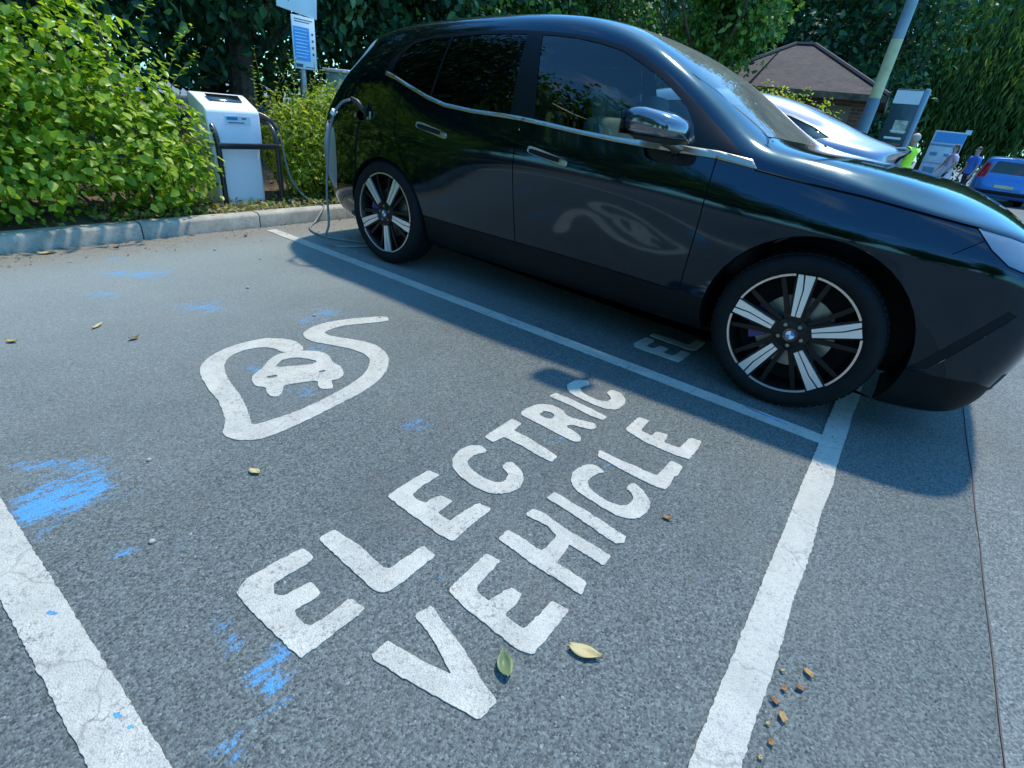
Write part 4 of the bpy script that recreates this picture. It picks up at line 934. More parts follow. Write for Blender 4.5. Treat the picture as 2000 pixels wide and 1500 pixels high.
# trees across the road behind the photographer, mirrored in the paint and windows
for i, (x, y, h) in enumerate([(-9, -13.5, 6.4), (-4.6, -15.5, 6.8), (-.2, -13.8, 5.2), (4.2, -18.2, 4.0), (9.0, -17.2, 3.6), (14., -17, 5.), (-14, -17, 5.2), (-11, -8.6, 4.2)]):
    tree('leafy tree across the car park behind the photographer, mirrored in the dark SUV', (x, y, 0), crown(2.9, h*.8, h, 9, 120+i), 7000, .36, M_LEAFM, (.2, 2.6), 130+i, .25, group='trees mirrored in the car')

lt_ = 900; rng = np.random.RandomState(21)
P = np.stack([.005+.42*rng.rand(lt_)**2.2, -3.2+5.6*rng.rand(lt_), .002+.004*rng.rand(lt_)], 1)
o = leaves('leaf_litter', P, unit(np.array([0, 0, 1.])+.35*rng.normal(size=(lt_, 3))), rng.normal(size=(lt_, 3))*np.array([1, 1, .1]), .006+.022*rng.rand(lt_)**2, leafmat('litter', [(.12, .07, .035), (.20, .13, .07), (.30, .22, .12), (.16, .11, .06)], .1, .8), None, .5)
tag(o, 'brown crumbs of leaf litter gathered along the foot of the kerb', 'litter', kind='stuff')
s3, r_ = shrub('small yellow-green bush between the silver car and the hut', 'shrub', (2.15, 9.3, 0), [(0, 0, 1.0, .6, .5, 1.0), (-.4, .2, 1.6, .5, .4, .6), (.35, -.1, 1.5, .5, .3, .6), (.7, 0, 1.1, .5, .4, .7)], 6000, .06, M_LEAF2, [[(0, 0, 0), (.02, 0, 1.), (.1, .05, 1.9)], [(0, 0, 0), (-.2, .1, .9), (-.35, .2, 1.9)]], .25, .5, 31, depth=.6, gscale=3.)
# ---------------------------------------------------------------- charging post
M_WHITEM = simple('pale_painted_metal', (.78, .81, .84), .35, var=.04, coat=.3)
M_GREYM = simple('galvanised_steel', (.42, .44, .45), .45, .6, var=.15, vscale=12)
M_BLKM = simple('black_painted_steel', (.018, .02, .022), .35, coat=.3)
M_LABEL = simple('sticker_white', (.62, .74, .80), .4); M_INKB = simple('sticker_blue', (.05, .25, .45), .4); M_INK = simple('ink_grey', (.10, .13, .15), .5)
CH = thing('charging_post', 'pale blue-white charging post behind a black tube guard, beside the tall shrub', 'charger', (-.62, .14, .1))
# side profile (x forward, z up) swept along y: cabinet with a sloping curved lid
up_ = [(.10, .545), (.10, .80)]+[(.10-.14*(1-cos(rad(a)))*1.0, .80+.075*sin(rad(a))) for a in range(10, 61, 10)]+[(-.10, .925), (-.155, .945), (-.20, .94), (-.20, .545)]
m = MB(); m.prism(up_, -.262, .232, lambda a, b, h: (a, h, b)); up = m.build('cabinet', M_WHITEM, CH, 40)
bv = up.modifiers.new('b', 'BEVEL'); bv.width = .014; bv.segments = 3; bv.limit_method = 'ANGLE'
m = MB(); m.prism([(.075, -.05), (.075, .535), (-.18, .535), (-.18, -.05)], -.235, .215, lambda a, b, h: (a, h, b)); lo = m.build('lower_casing', M_WHITEM, CH, 40)
bv = lo.modifiers.new('b', 'BEVEL'); bv.width = .03; bv.segments = 4; bv.limit_method = 'ANGLE'
m = MB(); m.box((-.045, -.01, .915), (.085, .30, .008), Matrix.Rotation(rad(33), 3, 'Y'), .002); m.build('display', M_BLKGLOSS, up)
m = MB(); m.box((.1015, .02, .745), (.003, .235, .075)); lab = m.build('label_sticker', M_LABEL, up)
m = MB(); m.box((.1042, -.035, .760), (.0024, .10, .026)); m.build('label_logo', M_INKB, lab)
m = MB(); m.box((.1042, .075, .762), (.0024, .045, .012)); m.box((.1042, .0, .726), (.0024, .15, .008)); m.build('label_print', M_INK, lab)
m = MB(); m.lathe([(0, .108), (.012, .106), (.012, .10)], (0, -.225, .575), 'X', 14); m.build('lock', M_BLKM, up)
# black guard: two posts that bend back at the top, and a cross bar
for y in (-.225, .345):
    m = MB(); m.tube(crom([(.16, y, -.25), (.16, y, .2), (.16, y, .53), (.12, y, .66), (.02, y, .73), (-.12, y, .75)], 6), .024, 14); m.build('guard_post', M_BLKM, CH, 60)
m = MB(); m.box((.17, .06, .535), (.035, .60, .05), None, .008); m.build('guard_bar', M_BLKM, CH)
m = MB(); m.tube(crom([(-.05, .235, .80), (-.03, .30, .80), (.02, .37, .76), (.08, .415, .68)], 6), [.024]*19, 10); m.build('cable_arm', M_BLKM, CH, 60)
M_CABLE = simple('grey_green_cable', (.16, .20, .20), .5)
CB = thing('charging_cable', 'grey charging cable looping from the post to the rear wing of the dark SUV', 'cable', (.1, .6, 0))
cpts = [(-.54, .545, .79), (-.50, .555, .70), (-.46, .56, .50), (-.42, .585, .33), (-.36, .66, .19), (-.24, .72, .135), (-.10, .72, .135), (.0, .62, .10), (.06, .50, .02), (.12, .42, .011), (.26, .31, .011), (.45, .25, .011), (.62, .26, .011), (.80, .36, .011), (.98, .50, .011), (1.02, .40, .011), (.96, .24, .011), (.86, .13, .012), (.82, .09, .08)]
port = Vector((1.4622, 1.1566, 0))+Matrix.Rotation(-.00895, 3, 'Z') @ Vector((-.20, -.955, 1.06))
hang = [(.86, .10, .20), (.89, .08, .45), (.94, .07, .72), (.99, .07, .92), (1.05, .075, 1.04), (1.12, .09, 1.115), (1.19, .11, 1.145)]
m = MB(); c = crom([(x-.1, y-.6, z) for x, y, z in cpts+hang], 7); m.tube(c, .0095, 9); m.build('cable', M_CABLE, CB, 60)
m = MB(); e = port-Vector((.1, .6, 0)); m.tube([e+Vector((-.07, -.075, .095)), e+Vector((-.03, -.06, .08)), e+Vector((.01, -.04, .04)), e+Vector((.0, .01, 0))], [.012, .016, .020, .020], 12); m.build('plug', simple('plug_dark', (.022, .025, .028), .4), CB, 50)
m = MB(); m.tube([(.93, -.525, 1.035), (.95, -.522, 1.06)], .022, 10); m.build('cable_clip', M_LABEL, CB)
# signs on a post
SG = thing('sign_post', 'grey post carrying a white notice above a blue and white notice, behind the yellow-green shrub', 'sign', (-1.05, 1.22, .1))
m = MB(); m.tube([(0, 0, -.3), (0, 0, 2.2)], .03, 12); m.build('post', M_GREYM, SG, 60)
M_SIGNW = simple('sign_white', (.66, .74, .76), .4, var=.05); M_SIGNB = simple('sign_blue', (.05, .30, .66), .4, var=.06)
m = MB(); m.box((0, 0, 0), (.012, .50, .60), None, .004); s1 = m.build('notice_panel', M_SIGNW, SG); s1.location = (.04, -.02, 2.03); s1.rotation_euler = (rad(-4.5), 0, rad(8))
tm = text_mesh('Electric vehicle\ncharging point\nonly', .072); t1 = link('lettering', tm, s1, M_INK); t1.rotation_euler = (pi/2, 0, pi/2); t1.location = (.0075, -.21, -.06)
m = MB(); m.box((0, 0, 0), (.012, .29, .47), None, .003); s2_ = m.build('tariff_panel', M_SIGNW, SG); s2_.location = (.04, .015, 1.478); s2_.rotation_euler = (0, 0, rad(6))
m = MB(); m.box((.0072, -.035, -.01), (.003, .20, .30)); pb = m.build('blue_field', M_SIGNB, s2_)
m = MB()
for i in range(9): m.box((.0095, -.035-.006*(i % 3), .115-.03*i), (.002, .165-.012*(i % 3), .006))
m.build('print_lines', M_LABEL, s2_)
m = MB(); m.box((.0075, 0, .205), (.003, .23, .008)); m.box((.0075, -.02, .185), (.003, .19, .008))
for i in range(4): m.box((.0075, .105, .09-.06*i), (.003, .022, .022))
m.box((.0075, -.085, -.205), (.003, .085, .03)); m.box((.0075, .05, -.215), (.003, .11, .007)); m.build('dark_print', simple('ink_navy', (.03, .06, .14), .5), s2_)
# ---------------------------------------------------------------- fallen leaves and crumbs
M_DRY = leafmat('dry_leaf', [(.42, .28, .07), (.56, .47, .24), (.36, .20, .07), (.26, .14, .06)], .25, .6)
def fallen(x, y, L, rz, rnd, label, curl=.1, mat=None, tilt=.3, asp=.6):
    v = []; rows = []
    n = 9
    bm_ = bmesh.new(); grid = []
    for i in range(n):
        t = i/(n-1); w = L*asp*.5*(math.sin(pi*min(1, t*1.05))**.75)*(1-.25*t); zz = .006+curl*L*(2*t-1)**2
        grid.append([bm_.verts.new((L*(t-.5), w*s, zz+abs(s)*tilt*w*.8+.003*math.sin(7*t+3*s))) for s in (-1, -.5, 0, .5, 1)])
    for a, b in zip(grid, grid[1:]):
        for k in range(4): bm_.faces.new((a[k], b[k], b[k+1], a[k+1]))
    me = bpy.data.meshes.new('fallen_leaf'); bm_.to_mesh(me); bm_.free()
    at = me.attributes.new('rnd', 'FLOAT', 'POINT'); at.data.foreach_set('value', [rnd]*len(me.vertices))
    o = link('fallen_leaf', me, None, mat or M_DRY, 180); sm = o.modifiers.new('s', 'SOLIDIFY'); sm.thickness = .0008
    o.location = (x, y, .001); o.rotation_euler = (0, 0, rz); return tag(o, label, 'leaf', 'fallen leaves on the asphalt')
fallen(4.445, -1.705, .09, .35, .36, 'dry straw-coloured leaf on the asphalt below the painted V of VEHICLE', .16, None, .35, .48)
fallen(4.31, -1.87, .075, 2.4, .7, 'curled green leaf on the asphalt beside the foot of the painted V', .2, leafmat('dull_green_leaf', [(.10, .15, .06), (.16, .22, .10)], .2), .9)
fallen(3.21, -1.89, .05, .3, .3, 'small yellow leaf alone between the painted symbol and the word ELECTRIC', .15)
fallen(1.59, -1.82, .075, 2.2, .32, 'thin pale yellow leaf on the asphalt left of the painted car symbol', .1, None, .3, .3)
fallen(1.57, -2.15, .05, .7, .1, 'small orange leaf near the left edge of the photo', .2)
fallen(1.85, -1.75, .05, 1.7, .95, 'small dark brown leaf left of the painted car symbol', .25)
fallen(4.41, -1.06, .035, .2, .8, 'tiny brown leaf on the asphalt right of the painted word VEHICLE', .2)
fallen(.11, -1.62, .11, 1.4, .35, 'pale dry leaf lying against the kerb at the left', .12, None, .4, .4)
fallen(.14, -1.22, .06, .4, .85, 'brown crumpled leaf near the kerb at the left', .35)
fallen(.24, -.30, .05, 2.2, .9, 'dark crumpled leaf on the asphalt short of the start of the bay line', .4)
for i, (x, y) in enumerate([(4.868, -1.40), (4.882, -1.45), (4.871, -1.50), (4.895, -1.53), (4.870, -1.57), (4.886, -1.61), (4.915, -1.42), (4.925, -1.36), (4.875, -1.66)]):
    fallen(x, y, .013+.006*(i % 4), i*1.7, [.3, .8, .95, .6][i % 4], 'tiny brown leaf crumb along the outer edge of the cracked bay end line', .15, None, .5, .7)
m = MB()
rs = np.random.RandomState(5)
def pebble(x, y, r, label):
    b = MB(); g = bmesh.ops.create_icosphere(b.bm, subdivisions=2, radius=1)
    for v in g['verts']: v.co *= r*(1+.35*noise.noise(v.co*1.6+Vector((x*9, y*9, 0)))); v.co.z = v.co.z*.7+r*.55
    o = b.build('pebble', M_KERB, None, 60); o.location = (x, y, 0); tag(o, label, 'stone', 'loose stones on the asphalt')
for x, y in [(.34, .02), (1.10, .18), (.9, -.55), (1.45, -.95), (2.10, -.9), (2.36, -.62), (.52, -.7), (3.3, -2.25), (2.9, -2.1)]:
    pebble(x, y, .007+.004*rs.rand(), 'small loose stone lying on the asphalt of the bays')
# ---------------------------------------------------------------- other vehicles
def generic_row(belt, r11, r12, rc, hw=.90, zlo=(.22, .26, .36, .46, .56, .68)):
    def row(x):
        b = interp(x, belt); sh = b-.07
        ys = [.74, .86, .92, .95, .97, .985]
        rows = [(hw*y, z) for y, z in zip(ys, zlo)]
        rows += [(hw*1., (zlo[-1]*.45+sh*.55)), (hw*1.0, sh-.06), (hw*.985, sh+.01), (hw*.955, b)]
        z11, z12, zc = interp(x, r11), interp(x, r12), interp(x, rc)
        y11 = hw*interp(x, [(-1, .80), (0, .80), (1.8, .80), (2.4, .88), (3.4, .86)]); y12 = hw*interp(x, [(-1, .70), (0, .70), (1.6, .70), (2.5, .80), (3.4, .76)])
        rows += [((hw*.955+y11)/2+.01, (b+z11)/2), (y11, z11), (y12, z12), (y12*.8, z12+(zc-z12)*.6), (y12*.42, z12+(zc-z12)*.92), (0, zc)]
        return rows
    return row
def other_car(name, label, loc, rz, skin, paint_mat, regs, wheels, R, track, light_mat, group=None):
    c = thing(name, label, 'car' if 'van' not in label else 'van', loc, rz, group)
    uv, tr = cut(skin, regs, 5, 4)
    P = lambda k, n, m, off=0., sd='B': panel(n, skin, uv, tr[k], m, c, off, sd) if k in tr else None
    P('rest', 'body', paint_mat)
    for sd in ('R', 'L'):
        for k, n, m, off in (('glass', 'side_window', M_PRIV, -.003), ('trim', 'window_surround', M_CHROME, .003), ('gap', 'shut_line', M_GAP, -.005), ('lamp', 'rear_light', light_mat, .003), ('arch', 'wheel_arch', M_GAP, -.04)): P(k, n, m, off, sd)
    P('screen', 'windscreen', M_PRIV, -.003); P('rear', 'rear_window', M_PRIV, -.003); P('sill', 'sill', M_BLK)
    for x in wheels:
        for sg in (-1, 1):
            w = bpy.data.objects.new('wheel', None); COL.objects.link(w); w.parent = c; w.location = (x, sg*track, R)
            if sg > 0: w.rotation_euler = (0, 0, pi)
            m = MB(); m.lathe([(R*.68, .0), (R*.8, -.012), (R*.93, 0), (R, .04), (R, .19), (R*.9, .22), (R*.68, .2)], axis='Y', n=40); m.build('tyre', M_TYRE, w, 40)
            m = MB(); m.lathe([(0, .02), (R*.2, .01), (R*.24, .05), (R*.62, .06), (R*.68, .0)], axis='Y', n=40)
            m.build('rim', M_RIMBLK, w, 40)
            m = MB()
            for k in range(5):
                a = 72*k; c0, s0 = cos(rad(a)), sin(rad(a)); T = lambda r, t: (r*R*c0-t*R*s0, r*R*s0+t*R*c0)
                m.prism([T(.1, -.07), T(.66, -.12), T(.66, .12), T(.1, .07)], .006, .03, lambda a, b, h: (a, h, b))
            m.build('spokes', M_RIMSIL, w, 40)
    m = MB(); m.box(((wheels[0]+wheels[1])/2, 0, .34), (wheels[1]-wheels[0]+1.2, track*1.3, .2)); m.build('underbody', M_BLK, c)
    return c
M_SILVER = carpaint('silver_paint', (.24, .28, .35), .55, .34, .05)
M_REDLAMP = simple('tail_lamp_red', (.35, .01, .008), .15, coat=1.)
# silver fastback in the next bay, nose to the kerb
sb = [(-.85, 1.195), (-.5, 1.235), (-.17, 1.262), (.1, 1.205), (.5, 1.15), (1.2, 1.09), (2.0, 1.04), (2.6, .99), (3.3, .86)]
s11 = [(-.85, 1.215), (-.5, 1.285), (-.2, 1.335), (.1, 1.415), (.3, 1.452), (.6, 1.48), (1.2, 1.48), (1.6, 1.42), (2.0, 1.24), (2.3, 1.08), (2.6, 1.02), (3.3, .89)]
s12 = [(-.85, 1.225), (-.56, 1.305), (-.32, 1.395), (-.02, 1.490), (.17, 1.540), (.36, 1.565), (.6, 1.585), (1.0, 1.59), (1.5, 1.54), (1.9, 1.36), (2.3, 1.10), (2.6, 1.04), (3.3, .90)]
sc = [(-.85, 1.235), (-.56, 1.325), (-.32, 1.42), (-.02, 1.52), (.17, 1.57), (.36, 1.60), (.6, 1.618), (1.0, 1.62), (1.5, 1.585), (1.9, 1.42), (2.4, 1.14), (2.6, 1.07), (3.3, .92)]
SXS = [-.55, -.35, -.12, .1, .35, .6, .9, 1.2, 1.5, 1.75, 2.0, 2.25, 2.5, 2.7, 2.95, 3.2]
SXR = [-.62, -.70, -.78, -.82, -.83, -.83, -.82, -.81, -.80, -.80, -.83, -.86, -.87, -.875, -.88, -.88]
SZR = [.24, .27, .37, .47, .57, .69, .88, 1.02, 1.10, 1.165, 1.195, 1.215, 1.228, 1.235, 1.24, 1.24]
SXF = [3.5, 3.58, 3.64, 3.68, 3.7, 3.71, 3.70, 3.67, 3.63, 3.6, 3.58, 3.56, 3.55, 3.54, 3.53, 3.52]
SZF = [.23, .26, .36, .46, .55, .62, .68, .72, .76, .79, .80, .81, .82, .82, .83, .83]
sk2 = suv_skin(generic_row(sb, s11, s12, sc, .95), SXS, SXR, SZR, SXF, SZF)
f2 = lambda l, st=.04: sk2.inv(dens(l, st), 2, (3, sk2.nc-4), (0, 12.4))
win = [(-.31, 1.272), (-.14, 1.345), (.08, 1.412), (.42, 1.462), (1.1, 1.462), (1.5, 1.43), (1.9, 1.285), (2.15, 1.12), (2.1, 1.055), (1.2, 1.105), (.5, 1.155), (.1, 1.205), (-.16, 1.245)]
cxw = np.mean(win, 0); trim = [tuple(np.array(q)+(np.array(q)-cxw)*np.array([.022, .10])) for q in win]
reg2 = [('glass', f2(win)), ('trim', f2(trim)), ('gap', f2(strip([(.95, 1.11), (.96, .8), (1.0, .40)], .003))), ('gap', f2(strip([(.02, 1.2), (.1, 1.0), (.3, .75)], .003))), ('gap', f2(strip([(2.1, 1.03), (2.12, .4)], .003))),
        ('arch', f2(arc(0, .35, .40, -20, 200))), ('arch', f2(arc(2.9, .35, .40, -20, 200))),
        ('lamp', [(-.5, 7.3), (3.2, 7.5), (3.2, 8.3), (-.5, 8.3)]), ('rear', [(1.5, 13.2), (6.2, 13.2), (6.2, 15.2), (1.5, 15.2)]), ('screen', [(12.2, 12.6), (16.3, 12.6), (16.3, 15.2), (12.2, 15.2)]),
        ('sill', f2([(.4, .40), (2.5, .40), (2.5, .21), (.4, .21)]))]
scar = other_car('parked_car', 'silver fastback car parked on the far side of the dark SUV', (3.62, 3.86, 0), pi, sk2, M_SILVER, reg2, (0, 2.9), .36, .80, M_REDLAMP)
m = MB(); m.box((-.80, 0, 1.256), (.12, 1.12, .016), Matrix.Rotation(rad(8), 3, 'Y'), .007); m.build('tail_spoiler', M_SILVER, scar)
# blue van seen from behind
vb = [(-.9, 1.02), (0, 1.03), (1, 1.02), (2.3, 1.0), (2.6, .98), (3.4, .90)]
v11 = [(-.9, 1.66), (0, 1.69), (1.2, 1.69), (1.7, 1.62), (2.1, 1.35), (2.5, 1.06), (3.4, .94)]
v12 = [(-.9, 1.74), (0, 1.78), (1.2, 1.78), (1.7, 1.70), (2.1, 1.40), (2.5, 1.10), (3.4, .97)]
vc = [(-.9, 1.77), (0, 1.82), (1.2, 1.82), (1.7, 1.75), (2.1, 1.45), (2.5, 1.14), (3.4, 1.0)]
VXR = [-.98, -1.02, -1.05, -1.07, -1.07, -1.06, -1.04, -1.02, -1.0, -.99, -.96, -.93, -.92, -.92, -.92, -.92]
VZR = [.26, .29, .38, .48, .58, .7, .84, .94, 1.0, 1.05, 1.35, 1.62, 1.70, 1.73, 1.75, 1.75]
sk3 = suv_skin(generic_row(vb, v11, v12, vc, .92), [-.62, -.35, -.1, .2, .6, 1.0, 1.4, 1.7, 2.0, 2.3, 2.6, 2.9, 3.1], VXR, VZR, [x-.25 for x in SXF], SZF)
f3 = lambda l, st=.05: sk3.inv(dens(l, st), 2, (3, sk3.nc-4), (0, 12.4))
reg3 = [('glass', f3([(-.45, 1.12), (-.42, 1.58), (1.3, 1.62), (1.75, 1.5), (2.1, 1.12)])), ('arch', f3(arc(0, .33, .37, -20, 200))), ('arch', f3(arc(2.7, .33, .37, -20, 200))),
        ('lamp', [(1.3, 7.6), (3.0, 7.6), (3.0, 10.6), (1.3, 10.6)]), ('rear', [(-.5, 9.4), (1.2, 9.4), (1.15, 11.2), (-.5, 11.2)]), ('screen', [(10.6, 12.4), (13.2, 12.4), (13.2, 15.2), (10.6, 15.2)])]
M_VBLUE = carpaint('blue_van_paint', (.035, .16, .42), .35, .35, .05)
van = other_car('parked_van', 'bright blue van parked by the willow at the right edge, seen from behind', (6.98, 23.7, 0), rad(88), sk3, M_VBLUE, reg3, (0, 2.7), .33, .76, M_REDLAMP)
van.scale = (1, 1, .84)
m = MB(); m.box((-1.075, .0, .70), (.012, .52, .11)); m.build('number_plate', simple('plate_yellow', (.65, .55, .25), .4), van)
m = MB(); m.box((-1.06, 0, .46), (.09, 1.5, .14), None, .03); m.build('rear_bumper', M_BLK, van)
d = other_car('parked_car', 'dark car just beyond the blue van at the right edge', (9.5, 22.4, 0), rad(86), sk3, carpaint('black_paint', (.012, .013, .015), .4, .3), reg3, (0, 2.7), .33, .76, M_REDLAMP)
d.scale = (1, 1, .80)
# white cabinet beyond the tail of the dark SUV
cb = thing('roadside_cabinet', 'pale green-white metal cabinet half hidden behind the tail of the dark SUV', 'cabinet', (-1.15, 2.02, .1), rad(4))
m = MB(); m.box((0, 0, .63), (.40, .62, 1.26), None, .02); m.build('cabinet_body', simple('pale_green_metal', (.34, .47, .46), .3, coat=.5), cb)
m = MB(); m.box((0, 0, 1.275), (.46, .68, .035), None, .012); m.build('cabinet_lid', M_WHITEM, cb)
m = MB(); m.box((.206, 0, .62), (.01, .54, 1.06), None, .004); m.box((.216, .2, .66), (.02, .02, .12), None, .005); m.build('cabinet_door', simple('pale_green_door', (.32, .45, .44), .3, coat=.5), cb)
# ---------------------------------------------------------------- hut, lamp column, boards
M_SHING = NT('wood_shingles')
t = M_SHING; c = t.coord('UV'); bk_ = t.n('ShaderNodeTexBrick', Scale=1., offset=.5); bk_.inputs['Brick Width'].default_value = .16; bk_.inputs['Row Height'].default_value = .13
bk_.inputs['Mortar Size'].default_value = .012; bk_.inputs['Color1'].default_value = (.018, .012, .014, 1); bk_.inputs['Color2'].default_value = (.050, .034, .030, 1); bk_.inputs['Mortar'].default_value = (.02, .016, .018, 1)
t.l(c, bk_.inputs['Vector']); b = t.mix(t.ramp(t.noise(t.coord(), 5, 6, .7), (.4, 0.), (.75, .6)), bk_.outputs['Color'], (.07, .052, .045))
t.bsdf(Base_Color=b, Roughness=.85, Normal=t.bump(bk_.outputs['Fac'], .8, .02)); M_SHING = t.m
def brickmat():
    t = NT('hut_brick'); c = t.coord('UV'); k = t.n('ShaderNodeTexBrick', Scale=1.); k.inputs['Brick Width'].default_value = .22; k.inputs['Row Height'].default_value = .075; k.inputs['Mortar Size'].default_value = .008
    k.inputs['Color1'].default_value = (.10, .045, .028, 1); k.inputs['Color2'].default_value = (.15, .075, .045, 1); k.inputs['Mortar'].default_value = (.14, .13, .11, 1); t.l(c, k.inputs['Vector'])
    t.bsdf(Base_Color=k.outputs['Color'], Roughness=.9); return t.m
def uvbox(o):
    me = o.data; uv = me.uv_layers.new(name='UVMap')
    for p in me.polygons:
        n = p.normal; tx = Vector((-n.y, n.x, 0)); tx = tx.normalized() if tx.length > .05 else Vector((1, 0, 0)); ty = n.cross(tx)
        for li in p.loop_indices:
            q = me.vertices[me.loops[li].vertex_index].co; uv.data[li].uv = (q.dot(tx), q.dot(ty))
    return o
HU = thing('hut', 'brick kiosk hut under a hipped dark shingle roof, beyond the silver car', 'hut', (1.35, 14.3, 0), rad(4))
W_, D_, E_ = 1.95, 2.1, 2.28
ap = [(-.55, .2, 3.42), (-.1, .2, 3.42)]
m = MB(); V = [(-W_-.25, -D_, E_), (W_, -D_, E_), (W_, D_, E_), (-W_-.25, D_, E_)]+ap
vs = [m.bm.verts.new(v) for v in V]
for f in ((0, 1, 5, 4), (1, 2, 5), (2, 3, 4, 5), (3, 0, 4)): m.bm.faces.new([vs[i] for i in f])
lo_ = [m.bm.verts.new((v[0], v[1], v[2]-.05)) for v in V[:4]]
for i in range(4): m.bm.faces.new((vs[i], lo_[i], lo_[(i+1) % 4], vs[(i+1) % 4]))
m.bm.faces.new(lo_[::-1]); uvbox(m.build('roof', M_SHING, HU, 30))
m = MB()
for a, b in ((0, 4), (1, 5), (2, 5), (3, 4), (4, 5)): m.tube([Vector(V[a])+Vector((0, 0, .02)), Vector(V[b])+Vector((0, 0, .02))], .05, 6)
m.build('ridge_tiles', simple('ridge_dark', (.05, .042, .045), .8), HU)
m = MB(); 
for a, b in ((0, 1), (1, 2), (2, 3), (3, 0)):
    p, q = Vector(V[a]), Vector(V[b]); mid = (p+q)/2; L = (q-p).length; ang = math.atan2((q-p).y, (q-p).x)
    m.box((mid.x, mid.y, E_-.07), (L+.03, .03, .13), Matrix.Rotation(ang, 3, 'Z'))
m.build('fascia', simple('pale_timber', (.09, .065, .04), .7, var=.8), HU)
m = MB(); m.box((0, .05, 1.1), (3.3, 3.5, 2.22)); uvbox(m.build('wall', brickmat(), HU))
m = MB(); m.box((.95, -1.71, 1.05), (.75, .03, 2.0)); m.build('door', simple('cream_door', (.16, .12, .08), .6), HU)
m = MB(); m.box((-.3, -1.71, 1.35), (1.2, .03, .9)); hw_ = m.build('window', M_PRIV, HU); m = MB(); m.box((-.3, -1.72, .87), (1.35, .09, .06)); m.box((-.3, -1.72, 1.83), (1.35, .05, .06)); m.build('window_frame', simple('frame_white', (.55, .52, .46), .6), hw_)
m = MB(); m.box((1.05, -1.74, .70), (.34, .04, .5)); m.build('red_notice', simple('red_notice', (.42, .03, .02), .5), HU)
LP = thing('lamp_column', 'tall grey lamp column with a pale yellow band, behind the silver car', 'street lamp', (3.74, 7.0, 0))
m = MB(); m.lathe([(.078, -.05), (.078, 1.80), (.072, 1.84), (.070, 1.86)], n=24); m.build('base_section', simple('blue_grey_steel', (.13, .20, .24), .5, .2), LP, 60)
m = MB(); m.lathe([(.071, 1.86), (.071, 2.55)], n=24); m.build('yellow_band', simple('pale_yellow_paint', (.55, .52, .27), .55, var=.15), LP, 60)
m = MB(); m.lathe([(.070, 2.55), (.066, 4), (.05, 7.6), (.0, 7.62)], n=24); m.build('shaft', simple('grey_steel', (.24, .31, .34), .5, .2), LP, 60)
m = MB(); m.tube(crom([(0, 0, 7.5), (0, -.2, 7.9), (0, -.9, 8.05)], 5), .04, 8); m.box((0, -1.2, 8.05), (.28, .7, .12), None, .04); m.build('lamp_head', M_GREYM, LP)
TO = thing('information_totem', 'dark information totem with a white header and a picture, right of the lamp column', 'information board', (3.98, 9.6, 0), rad(-6))
m = MB(); m.box((0, 0, 1.1), (.40, .16, 2.2), None, .01); m.build('casing', simple('dark_green_panel', (.02, .05, .055), .35, coat=.4), TO)
m = MB(); m.box((.235, .0, 1.11), (.07, .17, 2.22), None, .012); m.build('side_post', simple('pale_blue_metal', (.20, .30, .38), .4, .4), TO)
m = MB(); m.box((-.0, -.083, 2.08), (.39, .012, .20)); m.build('header', M_SIGNW, TO)
m = MB(); m.box((.05, -.083, 1.63), (.20, .008, .20)); pc = m.build('picture', simple('green_white_picture', (.40, .46, .36), .5, var=.5, vscale=14), TO)
m = MB(); m.box((.01, -.083, 1.45), (.26, .008, .035)); m.box((.05, -.0835, 1.56), (.24, .010, .02)); m.build('caption_bar', M_SIGNW, TO)
m = MB(); m.box((0, -.083, 1.22), (.30, .008, .30)); m.build('photo_panel', simple('reddish_photo', (.22, .10, .09), .5, var=.9, vscale=12), TO)
RP = thing('red_panel', 'narrow red panel standing just right of the dark information totem', 'panel', (4.06, 14.0, 0), rad(5))
m = MB(); m.box((0, 0, .88), (.14, .10, 1.76), None, .01); m.build('panel_face', simple('deep_red', (.36, .012, .02), .4), RP); m = MB(); m.box((0, 0, 1.78), (.17, .13, .05), None, .01); m.build('panel_cap', M_BLKM, RP)
BD = thing('notice_board', 'white and blue notice board standing behind the two walkers', 'notice board', (4.87, 24., 0), rad(3)); BD.scale = (1.29, 1.29, 1.29); BD.location.z = -.40
m = MB(); m.box((0, 0, 1.25), (.76, .07, 1.42), None, .01); m.build('board', simple('board_white', (.50, .62, .72), .5), BD)
m = MB(); m.box((.02, -.04, 1.80), (.70, .012, .26)); m.build('blue_header', M_SIGNB, BD)
m = MB(); m.box((0, -.04, 1.60), (.72, .012, .05)); m.box((0, -.04, 1.12), (.72, .01, .02)); m.box((-.2, -.04, 1.36), (.18, .01, .09)); m.box((.12, -.04, 1.36), (.14, .01, .07)); m.box((-.16, -.04, .9), (.28, .01, .22)); m.build('printed_panels', simple('board_print', (.10, .26, .38), .5), BD)
m = MB(); m.box((.38, -.03, 1.98), (.14, .03, .12)); m.build('corner_badge', M_LABEL, BD)
for x in (-.36, .36):
    m = MB(); m.box((x, .03, .65), (.05, .05, 1.3)); m.build('leg', M_GREYM, BD)
